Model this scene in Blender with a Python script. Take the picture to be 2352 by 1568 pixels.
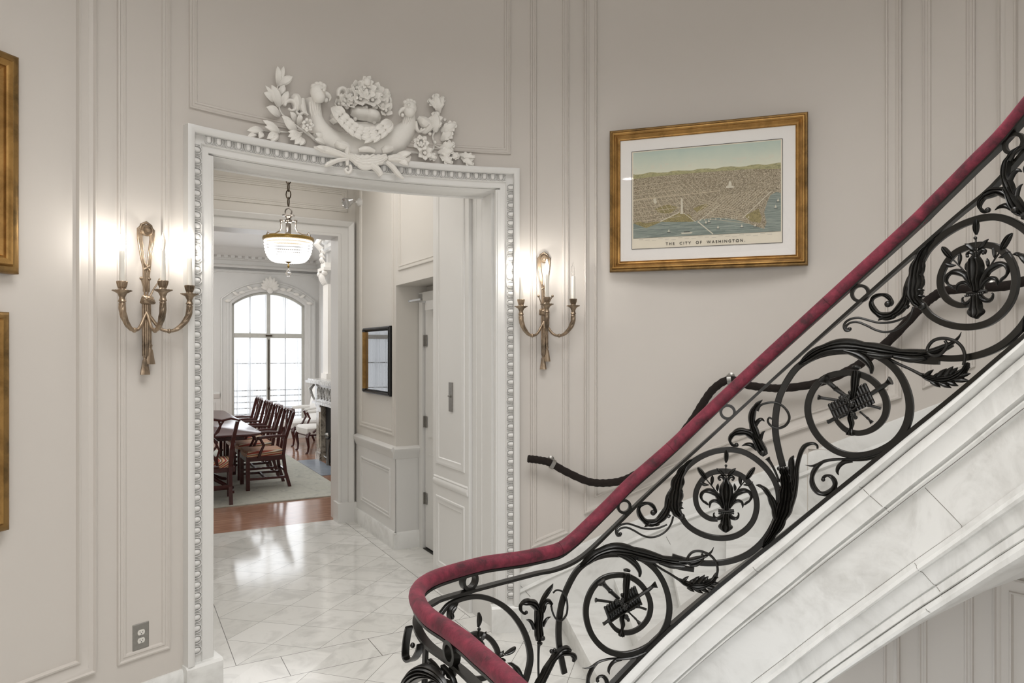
import bpy, bmesh, math, random
import numpy as np
from mathutils import Vector, Matrix, Euler
random.seed(7)
R = math.radians
PI = math.pi
scene = bpy.context.scene
COL = scene.collection
for o in list(bpy.data.objects): bpy.data.objects.remove(o)

# ------------------------------------------------------------------ camera
H = 1.75; F = 1600.0; CX = 1176.0; HY = 808.0
cam = bpy.data.cameras.new('camera'); cam.sensor_width = 36; cam.lens = F / 2352 * 36
cam.shift_y = (HY - 784) / 2352; cam.clip_start = .05; cam.clip_end = 200
co = bpy.data.objects.new('camera', cam); COL.objects.link(co)
co.location = (0, 0, H); co.rotation_euler = (R(90), 0, 0); scene.camera = co

# ------------------------------------------------------------------ world + exposure
scene.view_settings.view_transform = 'Standard'; scene.view_settings.look = 'None'
scene.view_settings.gamma = 1; scene.view_settings.use_curve_mapping = False
scene.view_settings.exposure = EXPO = 0.0
w = bpy.data.worlds.new('sky'); scene.world = w; w.use_nodes = True
bg = w.node_tree.nodes['Background']
bg.inputs[0].default_value = (.93, .96, 1, 1); bg.inputs[1].default_value = 1.75

AL = R(29.3); CA = math.cos(AL); SA = math.sin(AL)
def UV(u, v, z=0): return Vector((u * CA - v * SA, u * SA + v * CA, z))

def area(name, loc, sx, sy, power, color=(1, 1, 1), rot=(0, 0, 0), spread=None):
    l = bpy.data.lights.new(name, 'AREA'); l.shape = 'RECTANGLE'; l.size = sx; l.size_y = sy
    l.energy = power; l.color = color
    if spread: l.spread = spread
    o = bpy.data.objects.new(name, l); COL.objects.link(o); o.location = loc; o.rotation_euler = rot
    o.visible_camera = False
    return o
# hall: soft ceiling light; vestibule and dining room: ceiling bounce
area('hall_ceiling_light', (0.35, 1.2, 4.72), 2.6, 2.6, 95, (1, .99, .982), spread=R(125))
area('rear_fill_light', (-.1, -.78, 2.1), 1.5, 1.9, 30, (1, .99, .985), rot=(R(90), 0, 0))  # added fill from behind the camera
area('vestibule_light', UV(1.2, 5.4, 3.6), 1.4, 2.0, 19, (1, .97, .94))
area('dining_light', UV(1.0, 10.6, 3.62), 3.2, 4.5, 75, (1, .985, .97))
dp_ = bpy.data.lights.new('dining_fill_light', 'POINT'); dp_.energy = 62; dp_.shadow_soft_size = .3; dp_.color = (1, .985, .97)  # unseen fill added to brighten the dining room ceiling and far wall
dpo = bpy.data.objects.new('dining_fill_light', dp_); COL.objects.link(dpo); dpo.location = UV(-.6, 11.6, 2.45); dpo.visible_camera = False; dpo.visible_glossy = False
area('window_daylight', UV(2.58, 14.35, 1.55), 1.3, 2.3, 14, (.93, .96, 1), rot=(R(-90), 0, AL))

# ------------------------------------------------------------------ materials
class NT:
    def __init__(s, name):
        s.m = bpy.data.materials.new(name); s.m.use_nodes = True
        s.t = s.m.node_tree; s.b = s.t.nodes['Principled BSDF']
    def n(s, typ, **k):
        nd = s.t.nodes.new(typ)
        for a, b in k.items(): setattr(nd, a, b)
        return nd
    def l(s, a, b): s.t.links.new(a, b)
    def val(s, x, inp):
        if isinstance(x, (int, float)): inp.default_value = x
        else: s.l(x, inp)
    def M(s, op, a, b=0, c=0):
        nd = s.n('ShaderNodeMath', operation=op)
        s.val(a, nd.inputs[0]); s.val(b, nd.inputs[1])
        if op in ('MULTIPLY_ADD', 'COMPARE', 'SMOOTH_MIN'): s.val(c, nd.inputs[2])
        return nd.outputs[0]
    def mix(s, f, a, b, bt='MIX'):
        nd = s.n('ShaderNodeMix', data_type='RGBA', blend_type=bt)
        s.val(f, nd.inputs[0])
        for x, i in ((a, 6), (b, 7)):
            if isinstance(x, tuple): nd.inputs[i].default_value = x if len(x) == 4 else (*x, 1)
            else: s.l(x, nd.inputs[i])
        return nd.outputs[2]
    def noise(s, scale, detail=3, vec=None, dist=0, rough=.5):
        nd = s.n('ShaderNodeTexNoise'); nd.inputs['Scale'].default_value = scale
        nd.inputs['Detail'].default_value = detail; nd.inputs['Distortion'].default_value = dist
        nd.inputs['Roughness'].default_value = rough
        if vec is not None: s.l(vec, nd.inputs['Vector'])
        return nd.outputs['Fac']
    def ramp(s, f, stops):
        nd = s.n('ShaderNodeValToRGB'); s.l(f, nd.inputs[0])
        e = nd.color_ramp.elements
        while len(e) < len(stops): e.new(.5)
        for i, (p, c) in enumerate(stops):
            e[i].position = p; e[i].color = c if len(c) == 4 else (*c, 1)
        return nd.outputs[0]
    def bump(s, h, strength=.3, dist=.01):
        nd = s.n('ShaderNodeBump'); nd.inputs['Strength'].default_value = strength
        nd.inputs['Distance'].default_value = dist; s.l(h, nd.inputs['Height'])
        s.l(nd.outputs[0], s.b.inputs['Normal'])
    def obj(s):
        return s.n('ShaderNodeTexCoord').outputs['Object']
    def set(s, **k):
        for a, b in k.items():
            i = s.b.inputs[a.replace('_', ' ')]
            if isinstance(b, (int, float)): i.default_value = b
            elif isinstance(b, tuple): i.default_value = b if len(b) == 4 else (*b, 1)
            else: s.l(b, i)
def srgb(r, g, b):
    f = lambda c: (c / 255 / 12.92) if c / 255 <= .04045 else ((c / 255 + .055) / 1.055) ** 2.4
    return (f(r), f(g), f(b))
MATS = {}
def simple(name, col, rough=.5, metal=0, var=0, scale=8, bump=0, bscale=60, **k):
    t = NT(name); t.set(Roughness=rough, Metallic=metal, **k)
    v = t.obj()
    if var:
        f = t.noise(scale, 4, v)
        c1 = tuple(max(0, x * (1 - var)) for x in col); c2 = tuple(min(1, x * (1 + var)) for x in col)
        t.set(Base_Color=t.mix(f, c1, c2))
    else: t.set(Base_Color=col)
    if bump: t.bump(t.noise(bscale, 5, v), bump, .004)
    MATS[name] = t.m
    return t.m
WALLC = srgb(208, 202, 195)
simple('wall_paint', WALLC, .42, var=.015, scale=2, bump=.03, bscale=30)
simple('trim_paint', srgb(224, 223, 220), .38, var=.02, scale=5, bump=.03, bscale=40)
simple('cream_paint', srgb(217, 213, 206), .45, var=.015, scale=3)
simple('plaster', srgb(240, 237, 231), .55, var=.03, scale=30, bump=.15, bscale=70)
simple('ceiling_paint', srgb(235, 234, 231), .6)
simple('iron', (.0075, .0068, .0052), .31, .2, var=.4, scale=30, bump=.07, bscale=90, Specular_IOR_Level=.6)
simple('velvet_dark', (.012, .007, .005), .95, bump=.6, bscale=160)
simple('dark_mahogany', (.055, .011, .010), .25, var=.4, scale=14)
simple('black_wood', (.006, .006, .006), .3)
simple('steel', (.32, .31, .29), .35, .9, var=.15, scale=60)
simple('chrome', (.6, .6, .6), .15, 1)
simple('wax', srgb(225, 221, 212), .4)
simple('window_paint', srgb(200, 199, 192), .5, var=.12, scale=14)
simple('outlet_white', srgb(222, 219, 212), .35)
simple('slot_dark', (.01, .01, .01), .6)
simple('mat_board', srgb(247, 244, 240), .7)
simple('upholstery', srgb(232, 230, 226), .9, bump=.1, bscale=200)
simple('firebox', (.008, .008, .008), .7)
simple('threshold', (.03, .028, .025), .6)
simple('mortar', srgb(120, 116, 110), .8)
simple('pendant_silver', (.22, .2, .18), .3, .9)
simple('pendant_bronze', (.06, .045, .03), .3, .8)
simple('pendant_band', (.30, .20, .06), .3, .9, var=.3, scale=80)
# crimson velvet: mottled
t = NT('crimson_velvet'); v = t.obj()
f = t.noise(14, 6, v, .3, .7)
t.set(Base_Color=t.ramp(f, [(.36, (.045, .005, .010)), (.5, (.125, .009, .024)), (.66, (.21, .020, .042))]), Roughness=.7)
t.set(Sheen_Weight=.18, Sheen_Tint=(1, .35, .45)); t.bump(t.noise(220, 3, v), .3, .002); MATS['crimson_velvet'] = t.m
# gilt frame
def gilt(name, dark, light, rough):
    t = NT(name); v = t.obj()
    f = t.noise(9, 6, v, .5, .65)
    t.set(Base_Color=t.ramp(f, [(.3, dark), (.6, light)]), Metallic=.75, Roughness=rough)
    t.bump(t.noise(60, 3, v), .12, .003); MATS[name] = t.m
gilt('gilt', (.25, .135, .04), (.50, .29, .095), .36)
gilt('gilt_patina', (.11, .07, .028), (.32, .19, .065), .45)
gilt('bronze_gilt', (.095, .072, .05), (.42, .32, .225), .3)
# marble
def marble(name, base, vein, scale, amt, rough, lo=.45, hi=.62):
    t = NT(name); v = t.obj()
    m = t.n('ShaderNodeMapping'); t.l(v, m.inputs[0]); m.inputs['Scale'].default_value = (1, 1.6, 1)
    m.inputs['Rotation'].default_value = (0, 0, .5)
    n1 = t.noise(scale, 8, m.outputs[0], 1.6, .62)
    n2 = t.noise(scale * 4, 6, m.outputs[0], .8, .6)
    k = t.M('MULTIPLY', t.ramp(n1, [(lo, (0, 0, 0)), (hi, (1, 1, 1))]), t.ramp(n2, [(.35, (.2, .2, .2)), (.7, (1, 1, 1))]))
    t.set(Base_Color=t.mix(t.M('MULTIPLY', k, amt), base, vein), Roughness=rough); MATS[name] = t.m
    return t
marble('marble', srgb(234, 234, 231), srgb(178, 176, 170), 2.2, .5, .28)
marble('mantel_marble', srgb(214, 213, 210), srgb(60, 58, 56), 9, .9, .2, .42, .58)
marble('brown_marble', srgb(196, 186, 170), srgb(48, 40, 30), 5, .95, .2, .42, .55)
marble('hearth_marble', srgb(150, 160, 172), srgb(105, 115, 128), 3, .7, .3)

# marble tile floor, laid out in the (u, v) axes of the doorway
def floor_mat():
    t = NT('marble_tiles'); v = t.obj()
    sp = t.n('ShaderNodeSeparateXYZ'); t.l(v, sp.inputs[0]); U, V = sp.outputs[0], sp.outputs[1]
    def band(x, c, w):   # 1 on the line x=c
        return t.M('LESS_THAN', t.M('ABSOLUTE', t.M('SUBTRACT', x, c)), w)
    def diamond(u0, v0, hu, hv, w):
        a = t.M('DIVIDE', t.M('SUBTRACT', U, u0), 2 * hu); b = t.M('DIVIDE', t.M('SUBTRACT', V, v0), 2 * hv)
        p = t.M('ADD', a, b); q = t.M('SUBTRACT', a, b)
        fp = t.M('ABSOLUTE', t.M('SUBTRACT', t.M('FRACT', t.M('ADD', p, .5)), .5))
        fq = t.M('ABSOLUTE', t.M('SUBTRACT', t.M('FRACT', t.M('ADD', q, .5)), .5))
        line = t.M('LESS_THAN', t.M('MINIMUM', fp, fq), w / (hu * 1.41))
        cell = t.n('ShaderNodeCombineXYZ'); t.l(t.M('FLOOR', p), cell.inputs[0]); t.l(t.M('FLOOR', q), cell.inputs[1])
        wn = t.n('ShaderNodeTexWhiteNoise'); t.l(cell.outputs[0], wn.inputs[0])
        return line, wn.outputs['Value']
    def between(x, a, b):
        return t.M('MULTIPLY', t.M('GREATER_THAN', x, a), t.M('LESS_THAN', x, b))
    l1, c1 = diamond(.56, 4.142, .2275, .2, .0013)
    l2, c2 = diamond(.902, 3.868, .24, .25, .0013)
    inf = t.M('MULTIPLY', between(U, .56, 2.008), between(V, 4.142, 7.12))
    hall = t.M('LESS_THAN', V, 3.868)
    lines = t.M('ADD', t.M('MULTIPLY', l1, inf), t.M('MULTIPLY', l2, hall))
    W_ = .0021
    e = t.M('MULTIPLY', t.M('ADD', band(U, .56, W_), band(U, 2.008, W_)), t.M('GREATER_THAN', V, 4.142))
    e = t.M('ADD', e, t.M('ADD', band(V, 4.142, W_), band(V, 3.868, W_)))
    e = t.M('ADD', e, t.M('MULTIPLY', between(V, 3.868, 4.142), t.M('ADD', band(U, .80, W_), t.M('ADD', band(U, 1.315, W_), band(U, 1.9, W_)))))
    e = t.M('ADD', e, t.M('MULTIPLY', t.M('GREATER_THAN', U, 2.008), t.M('ADD', band(V, 5.92, W_), t.M('ADD', band(V, 6.4, W_), band(V, 6.95, W_)))))
    lines = t.M('MINIMUM', t.M('ADD', lines, e), 1)
    tone = t.M('ADD', t.M('MULTIPLY', c1, inf), t.M('MULTIPLY', c2, t.M('SUBTRACT', 1, inf)))
    m = t.n('ShaderNodeVectorMath', operation='ADD'); t.l(v, m.inputs[0])
    cc = t.n('ShaderNodeCombineXYZ'); t.l(t.M('MULTIPLY', tone, 7), cc.inputs[0]); t.l(t.M('MULTIPLY', tone, 3), cc.inputs[2]); t.l(cc.outputs[0], m.inputs[1])
    n1 = t.noise(3.2, 8, m.outputs[0], 1.8, .62)
    vein = t.ramp(n1, [(.47, (0, 0, 0)), (.66, (1, 1, 1))])
    base = t.mix(tone, srgb(229, 228, 224), srgb(219, 218, 213))
    base = t.mix(t.M('MULTIPLY', vein, .4), base, srgb(168, 167, 163))
    t.set(Base_Color=t.mix(t.M('MULTIPLY', lines, .85), base, srgb(70, 66, 60)), Roughness=.10)
    t.bump(t.M('SUBTRACT', t.M('MULTIPLY', t.noise(2.2, 2, v), .35), lines), .12, .004)
    MATS['marble_tiles'] = t.m
floor_mat()
# parquet
t = NT('parquet'); v = t.obj()
wv = t.n('ShaderNodeMapping'); t.l(v, wv.inputs[0]); wv.inputs['Scale'].default_value = (1.2, 9, 1)
n1 = t.noise(3, 6, wv.outputs[0], .6)
t.set(Base_Color=t.ramp(n1, [(.3, srgb(144, 106, 88)), (.7, srgb(182, 141, 118))]), Roughness=.16)
t.bump(t.noise(5, 2, v), .06, .01); MATS['parquet'] = t.m
# rug
t = NT('rug_pile'); v = t.obj()
n1 = t.noise(5, 8, v, 1.2, .7)
t.set(Base_Color=t.ramp(n1, [(.3, srgb(160, 163, 156)), (.5, srgb(200, 200, 190)), (.7, srgb(182, 184, 172))]), Roughness=.95)
t.bump(t.noise(90, 3, v), .5, .01); MATS['rug_pile'] = t.m
# striped seat fabric
t = NT('striped_fabric'); v = t.obj()
sp = t.n('ShaderNodeSeparateXYZ'); t.l(v, sp.inputs[0])
f = t.M('FRACT', t.M('MULTIPLY', t.M('ADD', sp.outputs[0], t.M('MULTIPLY', sp.outputs[2], 1.6)), 13))
nd = t.ramp(f, [(.0, srgb(150, 60, 45)), (.2, srgb(206, 190, 160)), (.4, srgb(190, 120, 60)), (.55, srgb(90, 80, 78)), (.7, srgb(214, 202, 180)), (.85, srgb(160, 70, 50))])
t.t.nodes[-1].color_ramp.interpolation = 'CONSTANT' if hasattr(t.t.nodes[-1], 'color_ramp') else 0
t.set(Base_Color=nd, Roughness=.7); MATS['striped_fabric'] = t.m
# emission
def emis(name, col, s, base=(1, 1, 1)):
    t = NT(name); t.set(Base_Color=base, Emission_Color=col, Emission_Strength=s, Roughness=.3); MATS[name] = t.m
emis('lit_bulb', (1, .955, .89), 95)
emis('lit_disc', (1, .97, .92), 170)  # glow of the added disc lamp
emis('lit_crystal', (1, .98, .95), 1.1)
# clear glass
def glass(name, rough=0, ior=1.45, col=(1, 1, 1), mixf=.08):
    m = bpy.data.materials.new(name); m.use_nodes = True; t = m.node_tree
    t.nodes.remove(t.nodes['Principled BSDF']); out = t.nodes['Material Output']
    tr = t.nodes.new('ShaderNodeBsdfTransparent'); gl = t.nodes.new('ShaderNodeBsdfGlossy'); gl.inputs['Roughness'].default_value = rough
    tr.inputs[0].default_value = (*col, 1)
    fr = t.nodes.new('ShaderNodeFresnel'); fr.inputs[0].default_value = ior
    mx = t.nodes.new('ShaderNodeMixShader')
    t.links.new(fr.outputs[0], mx.inputs[0]); t.links.new(tr.outputs[0], mx.inputs[1]); t.links.new(gl.outputs[0], mx.inputs[2])
    t.links.new(mx.outputs[0], out.inputs[0]); MATS[name] = m
glass('glazing', .0, 1.22); glass('glazing_bright', .0, 3.6)
t = NT('bulb_glass'); t.set(Base_Color=(1, 1, 1), Roughness=.02, Transmission_Weight=1, IOR=1.3); MATS['bulb_glass'] = t.m
t = NT('crystal'); t.set(Base_Color=(1, 1, 1), Roughness=.02, Transmission_Weight=1, IOR=1.5); MATS['crystal'] = t.m
# sheer curtain
m = bpy.data.materials.new('sheer'); m.use_nodes = True; tt = m.node_tree; tt.nodes.remove(tt.nodes['Principled BSDF'])
a = tt.nodes.new('ShaderNodeBsdfTranslucent'); a.inputs[0].default_value = (.86, .87, .88, 1)
b = tt.nodes.new('ShaderNodeBsdfTransparent'); c = tt.nodes.new('ShaderNodeMixShader')
tc_ = tt.nodes.new('ShaderNodeTexCoord'); mp_ = tt.nodes.new('ShaderNodeMapping'); mp_.inputs['Rotation'].default_value = (0, 0, -AL); mp_.inputs['Scale'].default_value = (26, .1, .35)
nz_ = tt.nodes.new('ShaderNodeTexNoise'); nz_.inputs['Scale'].default_value = 1; nz_.inputs['Detail'].default_value = 4
mr_ = tt.nodes.new('ShaderNodeMapRange'); mr_.inputs[1].default_value = .35; mr_.inputs[2].default_value = .65; mr_.inputs[3].default_value = .12; mr_.inputs[4].default_value = .75
tt.links.new(tc_.outputs['Object'], mp_.inputs[0]); tt.links.new(mp_.outputs[0], nz_.inputs['Vector']); tt.links.new(nz_.outputs['Fac'], mr_.inputs[0]); tt.links.new(mr_.outputs[0], c.inputs[0])
tt.links.new(a.outputs[0], c.inputs[1]); tt.links.new(b.outputs[0], c.inputs[2]); tt.links.new(c.outputs[0], tt.nodes['Material Output'].inputs[0])
MATS['sheer'] = m

# ------------------------------------------------------------------ mesh helpers
class MB:
    """collects vertices and faces for one mesh object"""
    def __init__(s): s.v = []; s.f = []; s.mi = []; s.cur = 0
    def grid(s, rows, closed_u=False, closed_v=False, caps=False):
        n0 = len(s.v); nr = len(rows); nc = len(rows[0])
        for r in rows: s.v += [tuple(p) for p in r]
        for i in range(nr if closed_v else nr - 1):
            for j in range(nc if closed_u else nc - 1):
                a = n0 + i * nc + j; b = n0 + i * nc + (j + 1) % nc
                c = n0 + ((i + 1) % nr) * nc + (j + 1) % nc; d = n0 + ((i + 1) % nr) * nc + j
                s.f.append((a, b, c, d)); s.mi.append(s.cur)
        if caps:
            s.f.append(tuple(n0 + j for j in range(nc))); s.mi.append(s.cur)
            s.f.append(tuple(n0 + (nr - 1) * nc + j for j in range(nc))); s.mi.append(s.cur)
        return s
    def poly(s, pts):
        n0 = len(s.v); s.v += [tuple(p) for p in pts]; s.f.append(tuple(range(n0, n0 + len(pts)))); s.mi.append(s.cur); return s
    def box(s, x0, x1, y0, y1, z0, z1, M=None):
        P = [Vector((x, y, z)) for z in (z0, z1) for y in (y0, y1) for x in (x0, x1)]
        if M: P = [M(*p) for p in P]
        n = len(s.v); s.v += [tuple(p) for p in P]
        for q in ((0, 1, 3, 2), (4, 6, 7, 5), (0, 4, 5, 1), (2, 3, 7, 6), (0, 2, 6, 4), (1, 5, 7, 3)):
            s.f.append(tuple(n + i for i in q)); s.mi.append(s.cur)
        return s
    def tube(s, pts, rad, n=8, caps=True, closed=False, flat=None):
        pts = [Vector(p) for p in pts]; N = len(pts); rows = []
        rad = rad if isinstance(rad, (list, tuple)) else [rad] * N
        up = None
        for i, p in enumerate(pts):
            a = pts[(i - 1) % N] if (closed or i > 0) else p; b = pts[(i + 1) % N] if (closed or i < N - 1) else p
            tg = (b - a).normalized()
            if up is None:
                up = Vector((0, 0, 1)) if abs(tg.z) < .9 else Vector((1, 0, 0))
            sd = tg.cross(up).normalized(); up2 = sd.cross(tg).normalized(); up = up2
            r = rad[i]
            rows.append([p + (sd * math.cos(2 * PI * k / n) + up2 * math.sin(2 * PI * k / n) * (flat or 1)) * r for k in range(n)])
        return s.grid(rows, closed_u=True, closed_v=closed, caps=caps and not closed)
    def twisted(s, pts, rad, n=36, lobes=6, turn=.42, amp=.075):
        pts = [Vector(p) for p in pts]; rows = []; up = Vector((0, 0, 1))
        for i, p in enumerate(pts):
            tg = (pts[min(i + 1, len(pts) - 1)] - pts[max(0, i - 1)]).normalized(); sd = tg.cross(up)
            sd = sd.normalized() if sd.length > .05 else Vector((1, 0, 0)); u2 = sd.cross(tg).normalized(); up = u2
            rows.append([p + (sd * math.cos(2 * PI * k / n) + u2 * math.sin(2 * PI * k / n)) * rad[i] * (1 + amp * math.cos(lobes * 2 * PI * k / n + turn * i)) for k in range(n)])
        return s.grid(rows, closed_u=True, caps=True)
    def lathe(s, prof, loc=(0, 0, 0), n=20, axis=None, M=None):
        """prof: list of (r, z)"""
        rows = []
        q = Vector(axis).normalized().to_track_quat('Z', 'Y') if axis else None
        for r, z in prof:
            row = []
            for k in range(n):
                p = Vector((r * math.cos(2 * PI * k / n), r * math.sin(2 * PI * k / n), z))
                if q: p = q @ p
                p = p + Vector(loc)
                row.append(M(*p) if M else p)
            rows.append(row)
        return s.grid(rows, closed_u=True, caps=True)
    def ball(s, c, r, n=10, sc=(1, 1, 1), M=None):
        prof = [(math.sin(PI * i / (n - 1)), -math.cos(PI * i / (n - 1))) for i in range(n)]
        rows = []
        for a, z in prof:
            row = []
            for k in range(n + 2):
                t_ = 2 * PI * k / (n + 2)
                p = Vector((c[0] + r * sc[0] * a * math.cos(t_), c[1] + r * sc[1] * a * math.sin(t_), c[2] + r * sc[2] * z))
                row.append(M(*p) if M else p)
            rows.append(row)
        return s.grid(rows, closed_u=True)
    def build(s, name, mat, parent=None, smooth=True, loc=None, origin=None, angle=40):
        me = bpy.data.meshes.new(name)
        vv = s.v
        if origin is not None: o0 = Vector(origin); vv = [tuple(Vector(p) - o0) for p in vv]
        me.from_pydata(vv, [], s.f)
        mats = mat if isinstance(mat, (list, tuple)) else [mat]
        for m_ in mats: me.materials.append(MATS[m_])
        if len(mats) > 1: me.polygons.foreach_set('material_index', s.mi)
        bm = bmesh.new(); bm.from_mesh(me); bmesh.ops.remove_doubles(bm, verts=bm.verts, dist=1e-6)
        bmesh.ops.recalc_face_normals(bm, faces=bm.faces); bm.to_mesh(me); bm.free()
        if smooth:
            me.shade_smooth()
            try: me.set_sharp_from_angle(angle=R(angle))
            except Exception: pass
        o = bpy.data.objects.new(name, me); COL.objects.link(o)
        if origin is not None: o.location = Vector(origin)
        if loc is not None: o.location = loc
        if parent:
            o.parent = parent
        return o
def tag(o, label=None, cat=None, group=None, kind=None):
    for k, v_ in (('label', label), ('category', cat), ('group', group), ('kind', kind)):
        if v_: o[k] = v_
    return o
def struct(mb, name, mat, smooth=True, **k):
    o = mb.build(name, mat, smooth=smooth, **k); o['kind'] = 'structure'; return o
def thing(name, label, cat, loc=(0, 0, 0), rz=0, group=None):
    o = bpy.data.objects.new(name, None); COL.objects.link(o); o.location = loc; o.rotation_euler = (0, 0, rz)
    o.empty_display_size = .1
    return tag(o, label, cat, group)
def smooth_path(pts, sub=6, closed=False):
    """Catmull-Rom on tuples of any length"""
    P = [np.array(p, float) for p in pts]; n = len(P); out = []
    rng = n if closed else n - 1
    for i in range(rng):
        p0 = P[(i - 1) % n] if (closed or i > 0) else 2 * P[0] - P[1]
        p1 = P[i]; p2 = P[(i + 1) % n]
        p3 = P[(i + 2) % n] if (closed or i < n - 2) else 2 * P[-1] - P[-2]
        for k in range(sub):
            t_ = k / sub
            out.append(.5 * ((2 * p1) + (-p0 + p2) * t_ + (2 * p0 - 5 * p1 + 4 * p2 - p3) * t_ ** 2 + (-p0 + 3 * p1 - 3 * p2 + p3) * t_ ** 3))
    if not closed: out.append(P[-1])
    return out
def densify(path, step, closed=False):
    out = []; n = len(path)
    for i in range(n if closed else n - 1):
        a = np.array(path[i], float); b = np.array(path[(i + 1) % n], float)
        k = max(1, int(math.ceil(np.linalg.norm(b - a) / step)))
        for j in range(k): out.append(a + (b - a) * j / k)
    if not closed: out.append(np.array(path[-1], float))
    return out
def sweep(mb, path, prof, M, closed=False, step=.07, corner=True):
    """sweep an open profile [(t,h)] along a 2D path on a surface; t is the offset to the LEFT of travel, h the relief"""
    P = [np.array(p, float) for p in path]; n = len(P)
    nrm = []
    for i in range(n):
        a = P[(i - 1) % n] if (closed or i > 0) else None; b = P[(i + 1) % n] if (closed or i < n - 1) else None
        d1 = (P[i] - a) if a is not None else (b - P[i]); d2 = (b - P[i]) if b is not None else d1
        d1 = d1 / np.linalg.norm(d1); d2 = d2 / np.linalg.norm(d2)
        n1 = np.array((-d1[1], d1[0])); n2 = np.array((-d2[1], d2[0]))
        m_ = n1 + n2; m_ = m_ / max(1e-9, m_ @ n1) if abs(m_ @ n1) > 1e-6 else n1
        nrm.append(m_)
    if closed: P = P + [P[0]]; nrm = nrm + [nrm[0]]
    rows = []
    for i in range(len(P) - 1):
        k = max(1, int(math.ceil(np.linalg.norm(P[i + 1] - P[i]) / step)))
        for j in range(k + (1 if i == len(P) - 2 else 0)):
            f_ = j / k; c = P[i] * (1 - f_) + P[i + 1] * f_; nn = nrm[i] * (1 - f_) + nrm[i + 1] * f_
            rows.append([M(*(c + nn * t_), h) for t_, h in prof])
    mb.grid(rows)
    if not closed:
        mb.poly(rows[0]); mb.poly(rows[-1])
    return mb

# surfaces: the round wall of the hall, flat walls of the rooms
WX, WY, WR = .353, 1.70, 2.73
def WM(s, z, h=0):          # s = arc length measured with falling angle, so s grows to the right
    a = -s / WR; r = WR - h
    return Vector((WX + r * math.cos(a), WY + r * math.sin(a), z))
def sA(deg): return -R(deg) * WR
def plane_map(o, d, n):
    o = Vector(o); d = Vector(d).normalized(); n = Vector(n).normalized()
    return lambda s, z, h=0: o + d * s + n * h + Vector((0, 0, z))
def backW(px, py, h=0):
    m_ = (px - CX) / F; r = WR - h
    A = m_ * m_ + 1; B = -2 * (m_ * WX + WY); C = WX * WX + WY * WY - r * r
    t_ = (-B + math.sqrt(B * B - 4 * A * C)) / (2 * A)
    z = H - (py - HY) / F * t_
    a = math.atan2(t_ - WY, m_ * t_ - WX)
    return -a * WR, z, t_
# small raised panel moulding profile
def pm(wd=.045, h=.014):
    return [(0, 0), (.08 * wd, h * .9), (.3 * wd, h), (.38 * wd, h * .45), (.62 * wd, h * .4), (.72 * wd, h * .8), (.92 * wd, h * .75), (wd, 0)]
def rect(s0, s1, z0, z1): return [(s0, z0), (s1, z0), (s1, z1), (s0, z1)]
# ================================================================== SETTING
ZT = 4.8
# door opening in the round wall (inner edge of casing)
DL, DR, DZ = sA(134.6), sA(99.7), 2.75
mb = MB()
def wall_strip(mb, s0, s1, z0, z1, M=WM, step=.06, depth=None):
    k = max(1, int((s1 - s0) / step)); 
    mb.grid([[M(s0 + (s1 - s0) * i / k, z, 0) for i in range(k + 1)] for z in (z0, z1)])
    if depth:
        mb.grid([[M(s0 + (s1 - s0) * i / k, z, -depth) for i in range(k + 1)] for z in (z0, z1)])
        mb.grid([[M(s0 + (s1 - s0) * i / k, z0, h) for i in range(k + 1)] for h in (0, -depth)])
        mb.grid([[M(s0 + (s1 - s0) * i / k, z1, h) for i in range(k + 1)] for h in (0, -depth)])
        for s_ in (s0, s1): mb.grid([[M(s_, z, h) for z in (z0, z1)] for h in (0, -depth)])
wall_strip(mb, sA(270), DL - .035, 0, ZT, depth=.16)
wall_strip(mb, DL - .035, DR + .035, DZ + .035, ZT, depth=.16)
wall_strip(mb, DR + .035, sA(62), 0, ZT, depth=.16)
wall_strip(mb, sA(62), sA(-90), -1.6, ZT, depth=.16)
struct(mb, 'wall_hall', 'wall_paint')
# panel mouldings of the round wall: narrow strips beside wide panels
def wmould(name, pts, prof, closed=True):
    m_ = MB(); sweep(m_, pts, prof, WM, closed=closed); return struct(m_, name, 'wall_paint')
pf_big = [(0, 0), (.002, .02), (.010, .024), (.016, .014), (.028, .012), (.034, .007), (.066, .007), (.070, .016), (.078, .018), (.084, 0)]
pf_sm = [(0, 0), (.003, .011), (.010, .013), (.016, .006), (.026, .006), (.030, .010), (.038, .009), (.044, 0)]
k = 0
def trim(pts, prof):
    global k; k += 1; return wmould('trim_%d' % k, pts, prof)
ZP = 4.5
trim(rect(sA(186), sA(146.4), .276, ZP), pf_big)
trim(rect(sA(144.4), sA(139.1), .268, ZP), pf_sm)
trim(rect(sA(137.2), sA(97.6), 2.995, ZP), pf_sm)
trim([(sA(95.0), .50), (sA(89.8), .60), (sA(89.8), ZP), (sA(95.0), ZP)], pf_sm)
# sloping bottom of the wide panel that follows the stair
bot = [(sA(a), z) for a, z in ((87.8, .72), (81.4, .858), (77.6, .94), (60.6, 1.295), (49.7, 1.50))]
trim(bot + [(sA(49.7), ZP), (sA(87.8), ZP)], pf_big)
trim([(sA(47.7), 1.55), (sA(42.6), 1.675), (sA(42.6), ZP), (sA(47.7), ZP)], pf_sm)
trim([(sA(40.6), 1.73), (sA(0), 2.6), (sA(0), ZP), (sA(40.6), ZP)], pf_big)
# panels of the lower flight, seen under the stair
trim(rect(sA(60), sA(49.9), -1.3, 1.2), pf_big)
trim(rect(sA(48.1), sA(42.8), -1.3, 1.2), pf_sm)
trim(rect(sA(41.0), sA(5), -1.3, .64), pf_big)
# ceiling of the hall
mb = MB(); mb.poly([WM(sA(a), ZT) for a in range(-90, 270, 6)]); struct(mb, 'ceiling_hall', 'ceiling_paint', smooth=False)

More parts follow.
